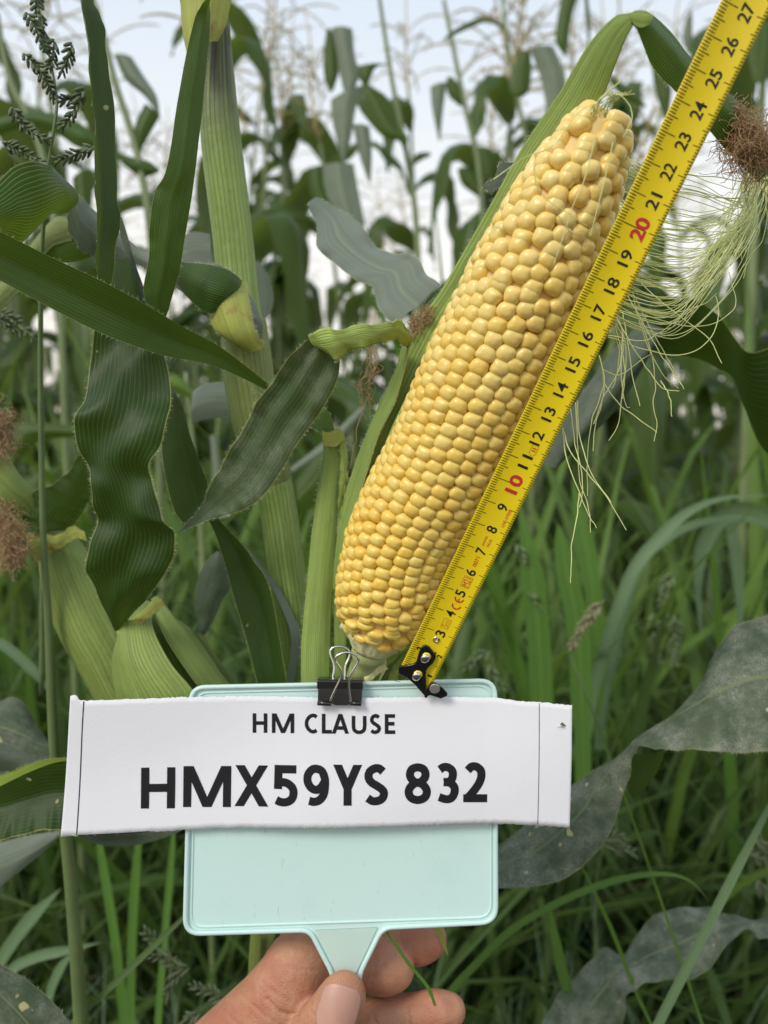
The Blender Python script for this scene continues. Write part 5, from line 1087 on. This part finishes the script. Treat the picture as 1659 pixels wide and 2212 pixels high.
for ch, a, b_ in zip('HMX59YS832', (282, 407, 561, 674, 766, 855, 946, 1068, 1158, 1241), (383, 550, 662, 750, 844, 943, 1020, 1146, 1228, 1313)):
    a = 108+.7161*a; b_ = 108+.7161*b_; f = ((a+b_)/2-325)/(1035-325)
    glyph(ch, a, b_, 1654-14.5*f, 1741-17*f, 17.4)
def pline(pts, wpx, name='ruled_line'):
    S = spline(pts, 30); mb = MB()
    for i, (x, y) in enumerate(S):
        for sg in (-1, 1): mb.v.append(pap(x+sg*wpx/2, y, .00014)); mb.u.append((0, 0))
        if i: k = len(mb.v)-4; mb.f.append((k, k+1, k+3, k+2))
    mb.build(name, M['ink'], PAP, smooth=False)
pline([(193, 1509), (186, 1600), (175, 1795)], 2.4); pline([(1157, 1512), (1156, 1640), (1155, 1770)], 1.3)
bx0 = MB()
S = spline([(177, 1797), (230, 1795), (330, 1790)], 30)
for i, (x, y) in enumerate(S):
    for q in (-2.2, -.8+rg.uniform(0, .8)): bx0.v.append(pap(x, y+q, .00014)); bx0.u.append((0, 0))
    if i: k = len(bx0.v)-4; bx0.f.append((k, k+1, k+3, k+2))
bx0.build('ruled_line', M['ink'], PAP, smooth=False)
hm = MB(); H0 = [(1199, 1556), (1204, 1551), (1209, 1555), (1213, 1560), (1206, 1560)]
hm.v = [pap(x, y, .00015) for x, y in H0]; hm.u = [(0, 0)]*5; hm.f = [tuple(range(5))]; hm.build('torn_hole', M['leafdark'], PAP, smooth=False)
fl = MB(); F0 = [(1192, 1561), (1203, 1558), (1212, 1563), (1200, 1566)]
fl.v = [pap(x, y, .0002+(.0012 if i == 1 else 0)) for i, (x, y) in enumerate(F0)]; fl.u = [(0, 0)]*4; fl.f = [(0, 1, 2, 3)]; fl.build('torn_flap', M['paper'], PAP, smooth=False)

# binder clip
CL = empty('binder_clip', bd(735, 1465), 'black binder clip with silver wire handles on the top edge of the board', 'clip')
cp_ = BP+BN*.0062
plate('jaw', [(*c4(732, 418),), (*c4(958, 420),), (*c4(952, 530),), (*c4(905, 528),), (*c4(880, 538),), (*c4(820, 538),), (*c4(795, 525),), (*c4(728, 525),)], lambda x, y: (x, y), cp_, BN, .0005, M['blackm'], CL, .0002)
sp = MB(); a = on_plane(*c4(728, 404), BP+BN*.0018, BN); b_ = on_plane(*c4(960, 408), BP+BN*.0018, BN); v_ = (b_-a)
ax_y = (v_.normalized().cross(BN)).normalized()
# spine: rounded slab going over the top
bm = bmesh.new()
q0 = [a+BN*.0046-UP*.0036, a+BN*.0046, a+BN*.0038+UP*.0006, a-BN*.0040+UP*.0006, a-BN*.0046, a-BN*.0046-UP*.0036]
r0 = [bm.verts.new(q) for q in q0]; r1 = [bm.verts.new(q+v_) for q in q0]
for i in range(6): bm.faces.new((r0[i], r0[(i+1) % 6], r1[(i+1) % 6], r1[i]))
bm.faces.new(r0[::-1]); bm.faces.new(r1); bmesh.ops.recalc_face_normals(bm, faces=bm.faces)
me = bpy.data.meshes.new('spine'); bm.to_mesh(me); bm.free(); me.materials.append(M['blackm']); o = link('spine', me, CL); md = o.modifiers.new('b', 'BEVEL'); md.width = .0004; md.segments = 3
for xa, xb in ((727, 796), (893, 951)):
    mb = MB(); mb.tube([on_plane(*c4(xa, 526), cp_+BN*.0006, BN), on_plane(*c4(xb, 530), cp_+BN*.0006, BN)], .00105, 16); mb.build('jaw_roll', M['blackm'], CL)
def wire(P, off, name='wire_handle'):
    S = spline([(*c4(*q),) for q in P], 60); mb = MB(); n = len(S)
    mb.tube([on_plane(x, y, BP+BN*off(i/(n-1)), BN) for i, (x, y) in enumerate(S)], .00052, 10); mb.build(name, M['steel'], CL)
wire([(792, 514), (812, 470), (834, 425), (850, 385), (842, 345), (820, 312), (822, 290), (845, 275), (882, 268), (920, 280), (937, 302), (925, 335), (900, 375), (888, 420), (889, 470), (897, 516)], lambda t: .0084+.003*math.sin(PI*t))
wire([(804, 400), (812, 350), (806, 315), (794, 285), (793, 258), (812, 242), (848, 238), (880, 250), (892, 270), (886, 300), (869, 340), (866, 400)], lambda t: -.0035-.0022*math.sin(PI*t))

# ------------------------------------------------------------------ hand
HAND = empty('hand', V(640, 2200, .34), 'hand gripping the mint paddle handle between thumb and fingers', 'hand')
def fz(pts, n=14, cf=cH): return [(V(x, y, d), r*d/F_) for x, y, d, r in spline([(*cf(q[0], q[1]), q[2], q[3]) for q in pts], n)]
chains = [
    fz([(60, 1040, .372, 112), (170, 915, .365, 104), (281, 790, .358, 97), (383, 678, .352, 91), (495, 556, .346, 86), (590, 410, .344, 77), (632, 310, .346, 66), (690, 295, .350, 54), (760, 330, .353, 48), (860, 340, .354, 45)], 40),   # index, behind the handle
    fz([(760, 330, .353, 46), (900, 330, .353, 50), (1000, 330, .351, 55), (1070, 345, .349, 56), (1108, 350, .349, 49)], 22),
    fz([(860, 150, .372, 46), (1000, 160, .37, 50), (1120, 190, .367, 53), (1230, 205, .364, 52), (1280, 200, .363, 46)], 22),            # next finger, further back
    fz([(760, 900, .36, 70), (880, 690, .355, 52), (1050, 600, .352, 44), (1200, 590, .350, 43), (1330, 570, .348, 44), (1395, 565, .348, 38)], 34),  # lower finger
    fz([(1080, 640, .365, 40), (1150, 560, .366, 30)], 8),
    fz([(560, 1150, .350, 100), (640, 900, .338, 86), (735, 700, .327, 68), (795, 600, .322, 58), (846, 515, .320, 54), (862, 482, .3205, 48)], 40),            # thumb
    fz([(190, 950, .372, 100), (360, 920, .365, 95), (560, 1000, .36, 95)], 14),
    fz([(560, 700, .345, 50), (610, 640, .342, 46), (660, 700, .335, 50)], 10),
]
hb = MB()
for ch in chains:
    for (q, r) in ch: hb.ball(q, basis(FWD), r, r, r*.92, 20, 12)
    hb.tube([q for q, r in ch], [r for q, r in ch], 20)
ho = hb.build('skin', M['skin'], HAND)
rm = ho.modifiers.new('r', 'REMESH'); rm.mode = 'VOXEL'; rm.voxel_size = .0009; rm.use_smooth_shade = True
sm_ = ho.modifiers.new('s', 'SMOOTH'); sm_.factor = .5; sm_.iterations = 9
# skin folds: fine valleys pressed into the surface
dg = bpy.context.evaluated_depsgraph_get(); me2 = bpy.data.meshes.new_from_object(ho.evaluated_get(dg)); me2.name = 'skin'
ho.modifiers.clear(); ho.data = me2
me2.materials.clear(); me2.materials.append(M['skin'])
folds = [([(470, 505), (520, 560), (575, 583), (630, 578)], .0010, .0009), ([(400, 540), (470, 600), (560, 650)], .0007, .0004), ([(330, 480), (430, 560)], .0008, .00025), ([(420, 400), (520, 480), (590, 520)], .0008, .0003), ([(500, 300), (600, 350), (720, 360)], .0008, .00025),
         ([(540, 250), (640, 290), (740, 300)], .0007, .0002), ([(1010, 590), (1030, 633), (1040, 680)], .0008, .0004), ([(1180, 545), (1195, 600), (1200, 680)], .0007, .00035), ([(1000, 240), (1020, 330), (1000, 430)], .0007, .0003), ([(690, 560), (740, 640), (760, 700)], .0007, .0004),
         ([(240, 560), (330, 640), (430, 700)], .0009, .0003), ([(170, 640), (280, 700)], .0008, .0002), ([(1150, 180), (1170, 250), (1160, 300)], .0007, .0003), ([(770, 430), (850, 418), (930, 440)], .0005, .00025)]
import numpy as np
co = np.empty(len(me2.vertices)*3); me2.vertices.foreach_get('co', co); co = co.reshape(-1, 3); nr = np.empty(len(me2.vertices)*3); me2.vertices.foreach_get('normal', nr); nr = nr.reshape(-1, 3)
base_ = np.array(ho.matrix_world.translation if False else ho.location) + np.array(HAND.location)
wc = co + base_ - np.array(CAM); dz = wc @ np.array(FWD); px = 829.5 + F_*(wc @ np.array(RIGHT))/dz; py = 1106 - F_*(wc @ np.array(UP))/dz
front = (nr @ np.array(FWD)) < .2; disp = np.zeros(len(co))
for P, wd_, dp in folds:
    S = np.array(spline([cH(*q) for q in P], 24)); d2 = ((px[:, None]-S[None, :, 0])**2+(py[:, None]-S[None, :, 1])**2).min(1)
    wpx = wd_/.34*F_; disp -= 1.8*dp*np.exp(-d2/(wpx*wpx*.5)) - .35*dp*np.exp(-d2/(wpx*wpx*6))
co += nr*(disp*front)[:, None]; me2.vertices.foreach_set('co', co.ravel()); me2.update()
# nail
nc = V(*cH(838, 565), .3027); na = (V(*cH(868, 440), .3055)-V(*cH(800, 660), .3015)).normalized(); ns = na.cross(FWD).normalized(); nn = ns.cross(na).normalized()
if nn.dot(FWD) > 0: nn = -nn
vs, fs, us = [], [], []
for i in range(25):
    for j in range(17):
        t = i/24; u = j/16*2-1; ln = .0180*(t-.52); hw = .0082*(1-.0*t)*math.sqrt(max(0, 1-abs(2*t-1)**4.5))+.0001
        a_ = u*hw; vs.append(nc+na*(ln)+ns*a_+nn*(-.0045*(a_/.0092)**2-.0009*((t-.4)*2)**2*(1 if t > .4 else .3))); us.append((j/16, t))
for i in range(24):
    for j in range(16): k = i*17+j; fs.append((k, k+1, k+18, k+17))
o = link('thumbnail', mesh('thumbnail', vs, fs, M['nail'], us), HAND); md = o.modifiers.new('t', 'SOLIDIFY'); md.thickness = .0006; md.offset = 0
# thin dry stem in front of the fingers, and one more behind
leaf('blade', blade_tuft('thin dry bent grass stem crossing the fingertips', [(X(cH, [(1330, 540), (1290, 440), (1200, 330), (1100, 190), (1060, 140)]), .331, 9)], M['grassbright']), [(1305, 110), (1340, 180), (1390, 280)], [(1350, 110), (1370, 180), (1394, 282)], M['collar'], .355, cf=cH, n=14, m=4)
